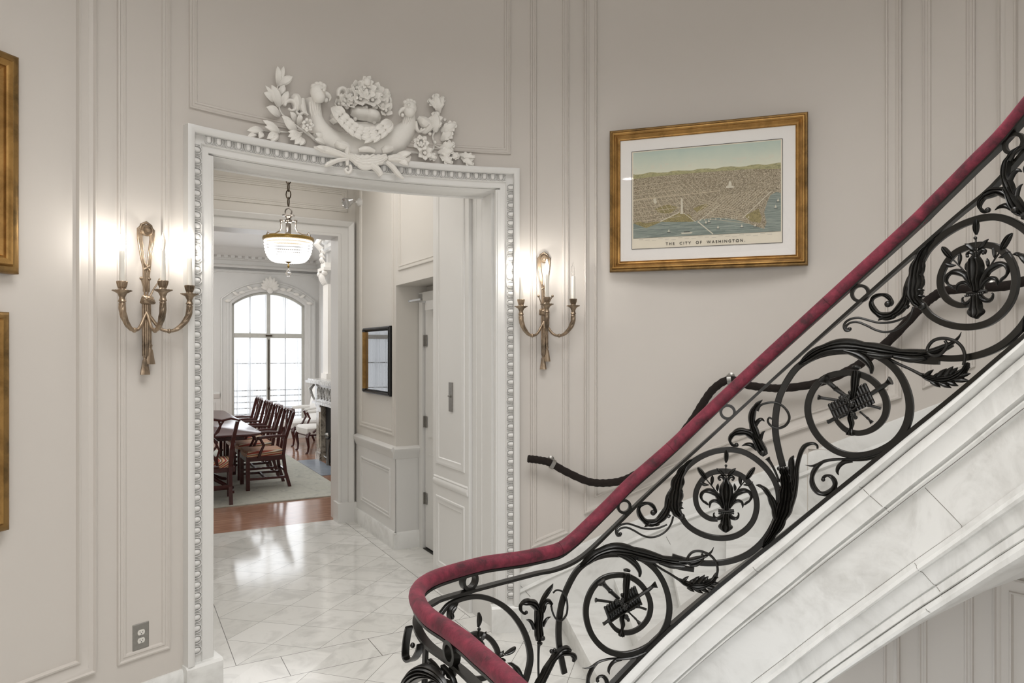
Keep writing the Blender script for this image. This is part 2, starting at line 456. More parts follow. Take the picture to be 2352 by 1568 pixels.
# inner (stair) circle, concentric treads
IX, IY, IR = .6192, 1.9635, 1.149
def IP(phi, z, r=IR): return Vector((IX + r * math.cos(phi), IY + r * math.sin(phi), z))
def ray_to_wall(phi, off=0):
    dx, dy = math.cos(phi), math.sin(phi); ax, ay = IX - WX, IY - WY
    b = ax * dx + ay * dy; c = ax * ax + ay * ay - (WR - off) ** 2
    return -b + math.sqrt(b * b - c)
# hall floor: ring outside the stair well, cut away over the lower flight; plus the doorway and vestibule
mb = MB()
pDL, pDR = [math.atan2(WM(s_, 0).y - IY, WM(s_, 0).x - IX) for s_ in (DL - .03, DR + .03)]
phis = sorted([R(a) for a in range(60, 322, 3)] + [pDL, pDR])
mb.grid([[IP(p, 0, IR - .04) for p in phis], [IP(p, 0, ray_to_wall(p) + .01) for p in phis]])
def uv_of(p): return Vector((p.x * CA + p.y * SA, -p.x * SA + p.y * CA, 0))
floor = MB(); floor.v = [tuple(uv_of(Vector(v_)) + Vector((0, 0, v_[2]))) for v_ in mb.v]; floor.f = mb.f[:]; floor.mi = mb.mi[:]
# doorway + vestibule slab (starts on the arc of the wall)
arc = [uv_of(IP(p, 0, ray_to_wall(p) + .01)) for p in phis if pDR - 1e-6 <= p <= pDL + 1e-6][::-1]
floor.grid([arc, [Vector((a.x, 4.9, 0)) for a in arc]])
floor.poly([Vector((.25, 4.9, 0)), Vector((2.75, 4.9, 0)), Vector((2.75, 7.25, 0)), Vector((.25, 7.25, 0))])
floor.poly([Vector((arc[-1].x, 4.2, 0)), Vector((2.75, 4.2, 0)), Vector((2.75, 4.9, 0)), Vector((arc[-1].x, 4.9, 0))])
fo = struct(floor, 'floor', 'marble_tiles', smooth=False); fo.rotation_euler = (0, 0, AL)
mb = MB(); mb.poly([(WX + 2.8 * math.cos(R(a)), WY + 2.8 * math.sin(R(a)), -1.6) for a in range(0, 360, 10)])
struct(mb, 'floor_lower', 'marble', smooth=False)
# marble skirting of the hall (left of the door) and plinth blocks
mb = MB(); pr = [(0, 0), (0, .022), (.125, .022), (.135, .016), (.146, .012), (.146, 0)]
sweep(mb, [(sA(260), 0), (sA(137.3), 0)], pr, WM); struct(mb, 'baseboard_left', 'marble')
mb = MB(); sweep(mb, [(sA(97.3), 0), (sA(96.3), 0)], [(0, 0), (0, .02), (.3, .02), (.3, 0)], WM); struct(mb, 'baseboard_hall', 'marble')

# ---------------------------------------------------------------- great door casing with egg and dart
cas = MB()
zc = DZ
path = [(DL, .163), (DL, zc), (DR, zc), (DR, .163)]      # travel: up the left side, right, down -> left of travel is outside
prof = [(.006, -.165), (.004, -.10), (.006, -.06), (.012, -.035), (.018, -.028), (.020, -.006), (.024, .0), (.027, -.004), (.028, .014), (.032, .019), (.064, .019), (.066, .028), (.070, .031), (.0715, .022), (.112, .022), (.114, .052), (.120, .058), (.140, .060), (.150, .055), (.152, 0)]
sweep(cas, path, prof, WM)
def egg(mb, s, z, ds, dz):      # (ds,dz): unit direction of travel; the egg lies across it, cut flat at the outer side
    L, wd = .0150, .0185
    nx, nz = -dz, ds
    P = lambda x, y, h: WM(s + ds * x + nx * y, z + dz * x + nz * y, h)
    W2 = lambda y: 1.0 if y > 0 else math.sqrt(max(0, 1 - (y / wd) ** 2))
    rows = []
    for y in (wd, wd * .5, 0, -wd * .4, -wd * .7, -wd * .9, -wd):
        w_ = L * max(.04, W2(y)); hh = .017 * max(0, 1 - (min(0, y) / wd) ** 2) ** .5
        rows.append([P(w_ * q, y, .021 + hh * math.sqrt(1 - q * q * .98)) for q in (-1, -.8, -.45, 0, .45, .8, 1)])
    mb.grid(rows)
    ring = [(1.33 * L, wd), (1.33 * L, 0)] + [(1.33 * L * math.cos(a), 1.18 * wd * math.sin(a)) for a in [-PI * b_ / 10 for b_ in range(1, 10)]] + [(-1.33 * L, 0), (-1.33 * L, wd)]
    mb.grid([[P(x * k_, y * (k_ if y < 0 else 1), h) for k_, h in ((.9, .021), (.94, .034), (1.04, .034), (1.1, .021))] for x, y in ring])
    x0 = .027
    for pts, top in (([(x0 - .0052, -.019), (x0 + .0052, -.019), (x0 + .0012, .006), (x0 - .0012, .006)], (x0, -.008)), ([(x0 - .0045, .019), (x0 + .0045, .019), (x0 + .001, .004), (x0 - .001, .004)], (x0, .012))):
        q = [P(x, y, .021) for x, y in pts]; c_ = P(top[0], top[1], .036)
        for i in range(4): mb.poly([q[i], q[(i + 1) % 4], c_])
eo = .0925
nv = 47
for side, sx in ((0, DL - eo), (1, DR + eo)):
    for i in range(nv):
        z = .20 + (zc + .06 - .20) * (i + .5) / nv
        egg(cas, sx, z, 0, 1 if side == 0 else -1)
nt = 34
for i in range(nt):
    s = DL - .06 + (DR - DL + .12) * (i + .5) / nt
    egg(cas, s, zc + eo, 1, 0)
for sx, k_ in ((DL, 1), (DR, -1)):
    cas.grid([[WM(sx - k_ * t_, z, h) for t_, h in ((.034, -.165), (.0, -.165), (.0, .008), (.004, .014), (.012, .014), (.014, .018), (.034, .019))] for z in (.16, zc + .02)])
co_ = struct(cas, 'trim_door_casing', 'trim_paint')
mb = MB()
for s0, s1 in ((DL - .158, DL + .03), (DR - .03, DR + .158)):
    mb.grid([[WM(s0, z, h) for z, h in ((0, 0), (0, .062), (.15, .062), (.163, .05), (.163, 0))], [WM((s0 + s1) / 2, z, h) for z, h in ((0, 0), (0, .062), (.15, .062), (.163, .05), (.163, 0))], [WM(s1, z, h) for z, h in ((0, -.16), (0, .062), (.15, .062), (.163, .05), (.163, -.16))]])
    mb.poly([WM(s0, 0, 0), WM(s0, 0, .062), WM(s0, .15, .062), WM(s0, .163, .05), WM(s0, .163, 0)])
    mb.poly([WM(s1, 0, -.16), WM(s1, 0, .062), WM(s1, .15, .062), WM(s1, .163, .05), WM(s1, .163, -.16)])
struct(mb, 'trim_door_plinths', 'marble')
# inner cove of the lintel (underside)
mb = MB()
prof = [(.02, -.15), (.0, -.15), (-.006, -.157), (-.002, -.168), (.02, -.17)]
sweep(mb, [(DL, zc), (DR, zc)], prof, WM); struct(mb, 'trim_door_lintel', 'trim_paint')

# ================================================================== VESTIBULE
VW = 2.13; VN = 5.9; VF = 7.15; VH = 3.72
def boxuv(mb, u0, u1, v0, v1, z0, z1): return mb.box(u0, u1, v0, v1, z0, z1, M=lambda x, y, z: UV(x, y, z))
# planar surfaces
MR = plane_map(UV(VW, 0), UV(0, -1), UV(-1, 0))      # right wall: s = -v, h into the room (-u)
MF = plane_map(UV(0, VF), UV(1, 0), UV(0, -1))       # far wall: s = u
mb = MB()
boxuv(mb, VW, VW + .3, VN, VF + .1, 0, VH)                     # pier with the small picture
boxuv(mb, VW, VW + .3, 4.2, VN, 2.34, VH)                # above the niche
boxuv(mb, 2.425, 2.75, 4.2, VN, 0, 2.34)                   # back of the niche
boxuv(mb, 2.085, 2.42, 4.0, 4.2, 0, VH)
struct(mb, 'wall_vestibule_right', 'cream_paint', smooth=False)
mb = MB(); boxuv(mb, .1, .3, 4.3, VF + .1, 0, VH); boxuv(mb, .28, .42, 4.05, 4.8, 0, VH); struct(mb, 'wall_vestibule_left', 'cream_paint', smooth=False)
mb = MB()
boxuv(mb, .1, .45, VF, 7.42, 0, VH); boxuv(mb, 1.96, 2.6, VF, 7.42, 0, VH); boxuv(mb, .45, 1.96, VF, 7.42, 2.945, VH)
struct(mb, 'wall_vestibule_far', 'cream_paint', smooth=False)
mb = MB(); boxuv(mb, 0, 2.8, 4.05, VF + .3, VH, VH + .05); struct(mb, 'ceiling_vestibule', 'ceiling_paint', smooth=False)
# far wall: second door casing, panel over it
mb = MB()
cp = [(-.005, -.27), (-.005, .02), (.012, .028), (.02, .028), (.024, .018), (.09, .02), (.098, .05), (.14, .075), (.15, .07), (.152, 0)]
sweep(mb, [(.45, .0), (.45, 2.945), (1.955, 2.945), (1.955, 0)], cp, MF, step=9)
boxuv(mb, 1.93, 2.125, VF - .085, VF + .1, 0, .2)
struct(mb, 'trim_second_door_casing', 'trim_paint')
mb = MB(); sweep(mb, rect(.3, 2.05, 3.195, 3.43), pm(.055, .018), MF, closed=True, step=9); struct(mb, 'trim_panel_over_second_door', 'cream_paint')
# right wall: panels, chair rail, skirting
mb = MB()
sweep(mb, rect(-6.95, -5.95, 1.0, 3.55), pm(.05, .015), MR, closed=True, step=9)
sweep(mb, rect(-5.83, -4.3, 2.46, 3.55), pm(.05, .015), MR, closed=True, step=9)
struct(mb, 'trim_right_wall_panels', 'cream_paint')
mb = MB()
rail = [(0, 0), (0, .012), (.02, .02), (.05, .03), (.075, .045), (.09, .045), (.10, .03), (.11, 0)]
MN = plane_map(UV(0, VN), UV(1, 0), UV(0, -1))
sweep(mb, [(-7.07, .80), (-VN, .80)], rail, MR, step=9); sweep(mb, [(VW - .03, .80), (2.4, .80)], rail, MN, step=9)
boxuv(mb, VW - .008, VW, VN - .008, 7.07, .15, .80); boxuv(mb, VW - .008, 2.40, VN - .008, VN, .15, .80)
sweep(mb, rect(-6.9, -6.02, .25, .70), pm(.045, .02), MR, closed=True, step=9)
struct(mb, 'trim_chair_rail', 'trim_paint')
mb = MB()
sk_ = [(0, 0), (0, .03), (.13, .03), (.15, .018), (.15, 0)]
sweep(mb, [(-7.07, 0), (-VN + .0294, 0)], sk_, MR, step=9); sweep(mb, [(VW - .03, 0), (2.4, 0)], sk_, MN, step=9)
struct(mb, 'baseboard_vestibule', 'marble')
# side door in the niche
t_ = thing('side_door', 'white side door recessed in the vestibule niche, with a door closer arm', 'door', UV(2.40, 5.5))
def loc_uv(c):   # map from (u, v, z) to local coordinates of a thing placed at c with no rotation
    c = Vector(c); return lambda x, y, z: UV(x, y, z) - c
c0 = UV(2.40, 5.5); Lm = loc_uv(c0)
mb = MB(); mb.box(2.34, 2.42, 5.80, 5.885, .0, 2.27, M=Lm); mb.box(2.34, 2.42, 4.7, 5.885, 2.2, 2.28, M=Lm); mb.build('door_frame', 'trim_paint', t_, smooth=False)
mb = MB(); mb.box(2.365, 2.405, 4.85, 5.79, .02, 2.19, M=Lm); mb.box(2.358, 2.37, 5.0, 5.7, 1.0, 2.05, M=Lm); mb.box(2.358, 2.37, 5.0, 5.7, .2, .85, M=Lm); mb.build('door_leaf', 'trim_paint', t_, smooth=False)
for z in (.45, 1.13, 1.85):
    mb = MB(); mb.tube([Lm(2.352, 5.79, z - .05), Lm(2.352, 5.79, z + .05)], .009, 8); mb.box(2.356, 2.362, 5.74, 5.82, z - .05, z + .05, M=Lm); h_ = mb.build('hinge', 'steel', t_)
mb = MB(); mb.box(2.29, 2.35, 5.2, 5.62, 2.11, 2.19, M=Lm); c_ = mb.build('door_closer', 'trim_paint', t_, smooth=False)
mb = MB(); mb.box(2.14, 2.33, 5.60, 5.625, 2.175, 2.19, M=Lm); mb.box(2.14, 2.16, 5.35, 5.62, 2.175, 2.19, M=Lm); mb.build('closer_arm', 'chrome', c_, smooth=False)
mb = MB(); boxuv(mb, 2.345, 2.42, 4.8, 5.80, .0, .006); struct(mb, 'trim_niche_threshold', 'threshold', smooth=False)

# opened door leaf folded against the reveal
c0 = UV(2.05, 4.5); Lm = loc_uv(c0)
t_ = thing('folded_door', 'tall white panelled door folded back against the doorway reveal', 'door', c0)
mb = MB(); mb.box(2.03, 2.07, 4.21, 4.82, .0005, 3.3, M=Lm)
ML = plane_map(UV(2.03, 0) - c0, UV(0, -1), UV(-1, 0))
for z0, z1 in ((.17, .70), (.93, 3.15)):
    sweep(mb, rect(-4.76, -4.27, z0, z1), [(0, 0), (.004, .008), (.012, .009), (.02, .004), (.05, .006), (.056, 0)], ML, closed=True, step=9)
sweep(mb, [(-4.8, .78), (-4.22, .78)], [(0, 0), (.0, .006), (.012, .011), (.03, .012), (.045, .004), (.055, .007), (.065, 0)], ML, step=9)
mb.build('door_leaf', 'trim_paint', t_)
mb = MB(); mb.box(2.022, 2.03, 4.46, 4.52, 1.33, 1.535, M=Lm); lp = mb.build('lock_plate', 'steel', t_, smooth=False)
mb = MB(); mb.lathe([(.0, 0), (.012, 0), (.012, .004), (.0, .006)], ML(-4.49, 1.44, .008), 12, axis=UV(-1, 0)); mb.lathe([(0, 0), (.004, 0), (.004, .02), (0, .02)], ML(-4.49, 1.44, .008), 8, axis=UV(-1, 0)); mb.build('key_escutcheon', 'steel', lp)
mb = MB(); boxuv(mb, 2.055, 2.084, 3.93, 4.205, 0, 3.3)
MJ = plane_map(UV(2.055, 0), UV(0, -1), UV(-1, 0))
sweep(mb, rect(-4.17, -4.06, .2, 3.0), pm(.03, .003), MJ, closed=True, step=9)
struct(mb, 'trim_door_jamb', 'trim_paint')
# ================================================================== DINING ROOM
DH = 3.76; DV0 = 7.42; DV1 = 14.5; DU0 = -2.2; DU1 = 3.55; BR = 2.98   # BR: chimney breast face
mb = MB(); boxuv(mb, DU0 - .1, DU1 + .1, 7.25, DV1 + .1, -.06, 0.0); 
fl = MB(); fl.v = [(a, b, c) for a, b, c in [(*uv_of(Vector(p)).xy, p[2]) for p in mb.v]]; fl.f = mb.f; fl.mi = mb.mi
o = struct(fl, 'floor_dining', 'parquet', smooth=False); o.rotation_euler = (0, 0, AL)
mb = MB(); boxuv(mb, DU0, DU1, DV0, DV1, DH, DH + .06); struct(mb, 'ceiling_dining', 'ceiling_paint', smooth=False)
WU0, WU1, WZ0, WZS, WZA = 1.88, 3.28, .14, 2.69, 2.95     # window opening, spring and crown of its arch
def arch(u, extra=0):
    c = (WU0 + WU1) / 2; h = (WU1 - WU0) / 2; rise = WZA - WZS
    Rr = (h * h + rise * rise) / (2 * rise); return WZA - Rr + math.sqrt(max(0, (Rr + extra) ** 2 - (u - c) ** 2))
mb = MB()
boxuv(mb, DU0, -1.25, DV1, DV1 + .3, 0, DH); boxuv(mb, .15, WU0, DV1, DV1 + .3, 0, DH); boxuv(mb, -1.25, .15, DV1, DV1 + .3, 2.9, DH); boxuv(mb, -1.25, .15, DV1, DV1 + .3, 0, .14); boxuv(mb, WU1, DU1, DV1, DV1 + .3, 0, DH); boxuv(mb, WU0, WU1, DV1, DV1 + .3, 0, WZ0)
us = [WU0 + (WU1 - WU0) * i / 16 for i in range(17)]
for vv in (DV1, DV1 + .3): mb.grid([[UV(u, vv, arch(u)) for u in us], [UV(u, vv, DH) for u in us]])
mb.grid([[UV(u, DV1, arch(u)) for u in us], [UV(u, DV1 + .3, arch(u)) for u in us]])
boxuv(mb, DU0, DU1, DV1, DV1 + .01, 3.35, DH)
struct(mb, 'wall_dining_far', 'trim_paint', smooth=False)
mb = MB(); boxuv(mb, DU1, DU1 + .15, DV0, DV1, 0, DH); boxuv(mb, BR, DU1, 9.6, 11.62, 0, DH); struct(mb, 'wall_dining_right', 'trim_paint', smooth=False)
mb = MB(); boxuv(mb, DU0 - .15, DU0, DV0, DV1, 0, DH); struct(mb, 'wall_dining_left', 'trim_paint', smooth=False)
mb = MB(); boxuv(mb, DU0, .1, DV0 - .1, DV0, 0, DH); boxuv(mb, 2.6, DU1, DV0 - .1, DV0, 0, DH); struct(mb, 'wall_dining_near', 'trim_paint', smooth=False)
MDF = plane_map(UV(0, DV1), UV(1, 0), UV(0, -1)); MDR = plane_map(UV(DU1, 0), UV(0, -1), UV(-1, 0)); MBR = plane_map(UV(BR, 0), UV(0, -1), UV(-1, 0))
# cornice with dentils
cor = [(0, 0), (0, .03), (.03, .035), (.05, .06), (.06, .03), (.13, .03), (.15, .07), (.21, .08), (.23, .14), (.27, .17), (.33, .25), (.365, .27), (.365, 0)]
mb = MB(); sweep(mb, [(DU0, 3.395), (DU1, 3.395)], cor, MDF, step=9); sweep(mb, [(-DV1, 3.395), (-11.62, 3.395)], cor, MDR, step=9); sweep(mb, [(-11.62 - .02, 3.395), (-9.6, 3.395)], cor, MBR, step=9)
for i in range(46):
    u = DU0 + .125 * i + .05; boxuv(mb, u, u + .07, DV1 - .12, DV1 - .03, 3.565, 3.62)
struct(mb, 'trim_cornice', 'trim_paint')
# window surround: arched moulding, shell crest, wall panels, dado
mb = MB()
def archpath(e): return [(WU0 - e, 0)] + [(u, arch(min(max(u, WU0), WU1), 0) + e) for u in [WU0 - e] + us[1:-1] + [WU1 + e]] + [(WU1 + e, 0)]
sweep(mb, archpath(.0), [(0, -.25), (0, .02), (.012, .03), (.05, .03), (.06, .05), (.10, .055), (.11, .03), (.17, .035), (.18, .06), (.2, .055), (.205, 0)], MDF, step=9)
sweep(mb, [(1.48, .95), (1.48, 3.22), (1.62, 3.30), (3.40, 3.30), (3.5, 3.22)], pm(.05, .02), MDF, step=9)
sweep(mb, rect(.3, 1.36, 1.05, 3.28), pm(.05, .02), MDF, closed=True, step=9)
sweep(mb, rect(.3, 1.58, .28, .78), pm(.05, .02), MDF, closed=True, step=9)
sweep(mb, [(.2, .86), (1.66, .86)], rail, MDF, step=9)
sweep(mb, rect(-14.35, -13.2, .3, 3.25), pm(.06, .02), MDR, closed=True, step=9); sweep(mb, rect(-13.05, -11.75, .3, 3.25), pm(.06, .02), MDR, closed=True, step=9)
boxuv(mb, .2, 1.7, DV1 - .03, DV1, 0, .17); boxuv(mb, 3.46, DU1, DV1 - .03, DV1, 0, .17); boxuv(mb, DU1 - .03, DU1, 11.62, DV1, 0, .17)
struct(mb, 'trim_window_surround', 'trim_paint')
mb = MB()
def leaf_flat(mb, M, s, z, ang, L, W_, h0=.02, hh=.03, n=6, curl=0):
    """a plump relief leaf lying on surface M"""
    rows = []
    for i in range(n + 1):
        f_ = i / n; w_ = W_ / 2 * math.sin(PI * min(1, f_ * .92 + .08)) ** .7
        if i == n: w_ = W_ * .02
        cx, cz = s + math.cos(ang) * L * f_, z + math.sin(ang) * L * f_
        h_ = h0 + hh * math.sin(PI * f_ * .8) + curl * f_ * f_
        row = []
        for q, hq in ((-1, 0), (-.6, .75), (0, .45), (.6, .75), (1, 0)):
            row.append(M(cx - math.sin(ang) * w_ * q, cz + math.cos(ang) * w_ * q, h_ + hq * w_ * .55))
        row.append(M(cx, cz, max(0, h_ - .012)))
        rows.append(row)
    mb.grid(rows, closed_u=True, caps=True)
uc = (WU0 + WU1) / 2
for i in range(9):
    a = R(10 + 20 * i); leaf_flat(mb, MDF, uc, 3.0, a, .26 - .04 * abs(i - 4) / 2, .09, .06, .05)
mb.ball((0, 0, 0), .06, 8, M=lambda x, y, z: MDF(uc + x, 2.97 + z, .08 + y))
for sg in (-1, 1):
    for j in range(5):
        x = .2 + .13 * j; leaf_flat(mb, MDF, uc + sg * x, arch(uc + x) + .08, R(90 - sg * 60) if j % 2 else R(90 - sg * 100), .12, .06, .05, .03)
struct(mb, 'trim_window_crest', 'plaster')
# the window: frame, casements, curtains
t_ = thing('window_1', 'tall arched dining room window with sheer white curtains', 'window', UV(uc, DV1 + .1)); t_['kind'] = 'structure'
Lm = loc_uv(UV(uc, DV1 + .1))
mb = MB()
mb.box(uc - .035, uc + .035, DV1 + .06, DV1 + .12, WZ0, 2.9, M=Lm)
mb.box(WU0, WU1, DV1 + .05, DV1 + .13, 2.03, 2.12, M=Lm)
for u0 in (WU0, WU1 - .05): mb.box(u0, u0 + .05, DV1 + .06, DV1 + .12, WZ0, 2.7, M=Lm)
mb.box(WU0, WU1, DV1 + .06, DV1 + .12, WZ0, WZ0 + .12, M=Lm)
mb.grid([[Lm(u, v_, arch(u) + e) for u in us] for v_, e in ((DV1 + .12, -.05), (DV1 + .06, -.05), (DV1 + .06, .02), (DV1 + .12, .02))], closed_v=True)
mb.build('window_frame', 'window_paint', t_, smooth=False)
mb = MB()
for u in (uc - .34, uc + .34): mb.box(u - .01, u + .01, DV1 + .15, DV1 + .17, WZ0, 2.85, M=Lm)
for z in (.45, .98, 1.52): mb.box(WU0, WU1, DV1 + .15, DV1 + .17, z - .01, z + .01, M=Lm)
for z in (.5, .62, .74, .86): mb.box(WU0, WU1, DV1 + .26, DV1 + .28, z - .012, z + .012, M=Lm)
mb.build('glazing_bars', 'steel', t_, smooth=False)
mb = MB(); mb.tube([Lm(uc, DV1 + .05, .4), Lm(uc, DV1 + .05, 2.0)], .011, 8); mb.ball(Lm(uc, DV1 + .04, 1.02), .035, 8, (.6, .6, 1.3)); mb.box(uc - .06, uc + .06, DV1 + .02, DV1 + .05, 2.06, 2.09, M=Lm); mb.build('espagnolette_bolt', 'pendant_bronze', t_)
for nm, (a, b), (z0, z1) in (('sheer_curtain', (WU0 + .055, uc - .045), (.16, 2.02)), ('sheer_curtain', (uc + .045, WU1 - .055), (.16, 2.02)), ('sheer_curtain', (WU0 + .055, uc - .045), (2.14, None)), ('sheer_curtain', (uc + .045, WU1 - .055), (2.14, None))):
    mb = MB(); n = 60; rows = []
    for j in range(9):
        row = []
        for i in range(n + 1):
            u = a + (b - a) * i / n; zt = z1 or arch(u) - .06
            ph = i * .9 + 1.3 * math.sin(i * .23 + j * .15)
            row.append(Lm(u, DV1 + .07 + .018 * math.sin(ph), z0 + (zt - z0) * j / 8))
        rows.append(row)
    mb.grid(rows); mb.build(nm, 'sheer', t_)
t2_ = thing('window_2', 'second dining room window with sheer curtains, left of the arched one', 'window', UV(-.55, DV1 + .1)); t2_['kind'] = 'structure'; Lm = loc_uv(UV(-.55, DV1 + .1))
mb = MB()
for u0, u1 in ((-1.25, -1.2), (.1, .15)): mb.box(u0, u1, DV1 + .06, DV1 + .12, .14, 2.9, M=Lm)
for z0, z1 in ((.14, .26), (2.03, 2.12), (2.84, 2.9)): mb.box(-1.25, .15, DV1 + .06, DV1 + .12, z0, z1, M=Lm)
mb.build('window_frame', 'trim_paint', t2_, smooth=False)
mb = MB()
for u in (-.9, -.2): mb.box(u - .01, u + .01, DV1 + .15, DV1 + .17, .14, 2.85, M=Lm)
for z in (.45, .98, 1.52): mb.box(-1.25, .15, DV1 + .15, DV1 + .17, z - .01, z + .01, M=Lm)
mb.build('glazing_bars', 'steel', t2_, smooth=False)
mb = MB(); mb.grid([[Lm(-1.2 + 1.3 * i / 60, DV1 + .075 + .01 * math.sin(i * .9), z) for i in range(61)] for z in (.2, 2.84)]); mb.build('sheer_curtain', 'sheer', t2_)
# pilaster with capital beside the chimney breast
mb = MB()
PVc = 11.45
boxuv(mb, BR - .06, BR, 11.30, 11.60, 1.36, 2.85)
boxuv(mb, BR - .09, BR, 11.27, 11.62, 1.30, 1.40)
for dv in (0, 1, 2, 3): leaf_flat(mb, MBR, -11.58 + .085 * dv, 2.85, R(90), .2, .08, .065, .04, curl=.04)
boxuv(mb, BR - .14, BR, 11.24, 11.64, 3.07, 3.12)
for dv in (-11.6, -11.3): mb.ball((0, 0, 0), .05, 8, M=lambda x, y, z, dv=dv: MBR(dv + x, 3.03 + z, .11 + y))
boxuv(mb, BR - .1, BR, 11.3, 11.6, 3.12, 3.2)
for dz in range(3):
    for dv in range(3): leaf_flat(mb, MBR, -11.55 + .1 * dv, 3.2 + .07 * dz, R(60 + 30 * dv), .12, .06, .09, .04)
mb.tube([MBR(-11.5, 3.62, .12), MBR(-11.47, 3.5, .2), MBR(-11.45, 3.42, .12)], .05, 8)
boxuv(mb, 3.40, DU1, 11.8, 12.1, .9, 3.3)
boxuv(mb, 3.34, DU1, 11.75, 12.15, 3.12, 3.2)
struct(mb, 'trim_pilaster', 'plaster')
# fireplace
t_ = thing('fireplace', 'carved grey and brown marble mantelpiece with a black firebox', 'fireplace', UV(BR - .1, 10.7)); Lm = loc_uv(UV(BR - .1, 10.7))
mb = MB(); prf = [(1.24, .0), (1.26, .02), (1.30, .02)]
mb.box(BR - .33, BR, 9.72, 11.68, 1.25, 1.29, M=Lm); mb.box(BR - .30, BR, 9.75, 11.65, 1.29, 1.315, M=Lm); mb.build('mantel_shelf', 'mantel_marble', t_, smooth=False)
mb = MB(); mb.box(BR - .2, BR, 9.85, 11.56, .93, 1.25, M=Lm)
mb.box(BR - .24, BR, 9.8, 11.6, .91, .95, M=Lm)
MM = plane_map(UV(BR - .2, 0) - UV(BR - .1, 10.7), UV(0, -1), UV(-1, 0))
for v_ in (11.4, 11.22, 11.04, 10.86, 10.68, 10.5):
    mb.tube([MM(-v_ + .07 + .05 * math.cos(q), 1.09 + .085 * math.sin(q), .004) for q in [2 * PI * i / 16 for i in range(16)]], .014, 6, closed=True)
    mb.ball((0, 0, 0), .022, 6, M=lambda x, y, z, v_=v_: MM(-v_ + .09 + x, 1.06 + z, .006 + y))
mb.tube([MM(-11.54, 1.22, .02), MM(-11.57, 1.15, .08), MM(-11.54, 1.06, .06), MM(-11.52, .97, .02)], [.02, .03, .02, .015], 8)
mb.build('frieze', 'mantel_marble', t_)
for a, b in ((9.85, 10.12), (11.28, 11.56)):
    mb = MB()
    mb.box(BR - .18, BR, a, b, 0, .93, M=Lm); mb.box(BR - .2, BR, a - .01, b + .01, 0, .12, M=Lm); mb.box(BR - .2, BR, a - .01, b + .01, .86, .93, M=Lm); mb.box(BR - .195, BR, a + .06, b - .06, .2, .78, M=Lm)
    mb.build('jamb', 'brown_marble', t_, smooth=False)
mb = MB(); mb.box(BR - .10, BR + .0, 10.12, 11.28, 0, .93, M=Lm); mb.build('firebox', 'firebox', t_, smooth=False)
mb = MB()
mb.tube([Lm(BR - .14, 10.75, .02), Lm(BR - .2, 10.75, .02)], .02, 6); mb.tube([Lm(BR - .2, 10.75, 0), Lm(BR - .2, 10.75, .25), Lm(BR - .19, 10.75, .4)], [.03, .02, .035], 8); mb.ball(Lm(BR - .2, 10.75, .46), .05, 8); mb.tube([Lm(BR - .19, 10.75, .1), Lm(BR - .17, 11.1, .1)], .012, 6)
mb.build('andiron', 'steel', t_)
mb = MB(); boxuv(mb, 2.47, 2.79, 9.9, 11.45, 0, .006); tag(mb.build('hearth_slab', 'hearth_marble', smooth=False), 'blue grey marble hearth slab in front of the fireplace', 'hearth')
# rug
mb = MB(); rg = [(-1.7, 8.42), (2.46, 8.40), (2.44, 13.3), (-1.7, 13.3)]
mb.grid([[UV(-1.7 + 4.15 * i / 30, 8.42 + .006 * math.sin(i * 1.7) + 4.9 * j / 20, .014) for i in range(31)] for j in range(21)])
mb.grid([[UV(-1.7 + 4.15 * i / 30, 8.42 + .006 * math.sin(i * 1.7), z) for i in range(31)] for z in (.001, .014)])
mb.grid([[UV(2.45, 8.42 + 4.9 * j / 20, z) for j in range(21)] for z in (.001, .014)])
o = mb.build('area_rug', 'rug_pile'); tag(o, 'pale grey green area rug under the dining table', 'rug')
# dining table
tc = UV(.72, 10.8, .0145)
t_ = thing('dining_table', 'long polished mahogany dining table with rounded corners', 'table', tc, AL)
mb = MB(); pts = []
hw, hl, r_ = .80, 1.95, .22
for cx_, cy_, a0 in ((hw - r_, hl - r_, 0), (-hw + r_, hl - r_, 90), (-hw + r_, -hl + r_, 180), (hw - r_, -hl + r_, 270)):
    for a in range(0, 91, 15): pts.append((cx_ + r_ * math.cos(R(a0 + a)), cy_ + r_ * math.sin(R(a0 + a))))
mb.grid([[(x * s_, y * s_ if 0 else y + (s_ - 1) * .5 * (1 if y > 0 else -1), z) for x, y in pts] for s_, z in ((.97, .715), (1, .725), (1.0, .742), (.985, .75))], closed_u=True, caps=True)
mb.build('tabletop', 'dark_mahogany', t_)
mb = MB(); mb.box(-.62, .62, -1.6, 1.6, .64, .715); mb.build('apron', 'dark_mahogany', t_, smooth=False)
for py in (-1.1, 1.1):
    mb = MB(); mb.lathe([(.05, .25), (.09, .3), (.05, .38), (.045, .5), (.08, .58), (.06, .64)], (0, py, 0), 14); ped = mb.build('pedestal', 'dark_mahogany', t_)
    for a in (35, 145, 215, 325):
        mb = MB(); c_, s_ = math.cos(R(a)), math.sin(R(a))
        mb.tube([(c_ * d, py + s_ * d, z) for d, z in ((.04, .33), (.2, .27), (.4, .12), (.55, .05), (.62, .03))], [.035, .03, .026, .022, .02], 8); mb.build('pedestal_foot', 'dark_mahogany', ped)
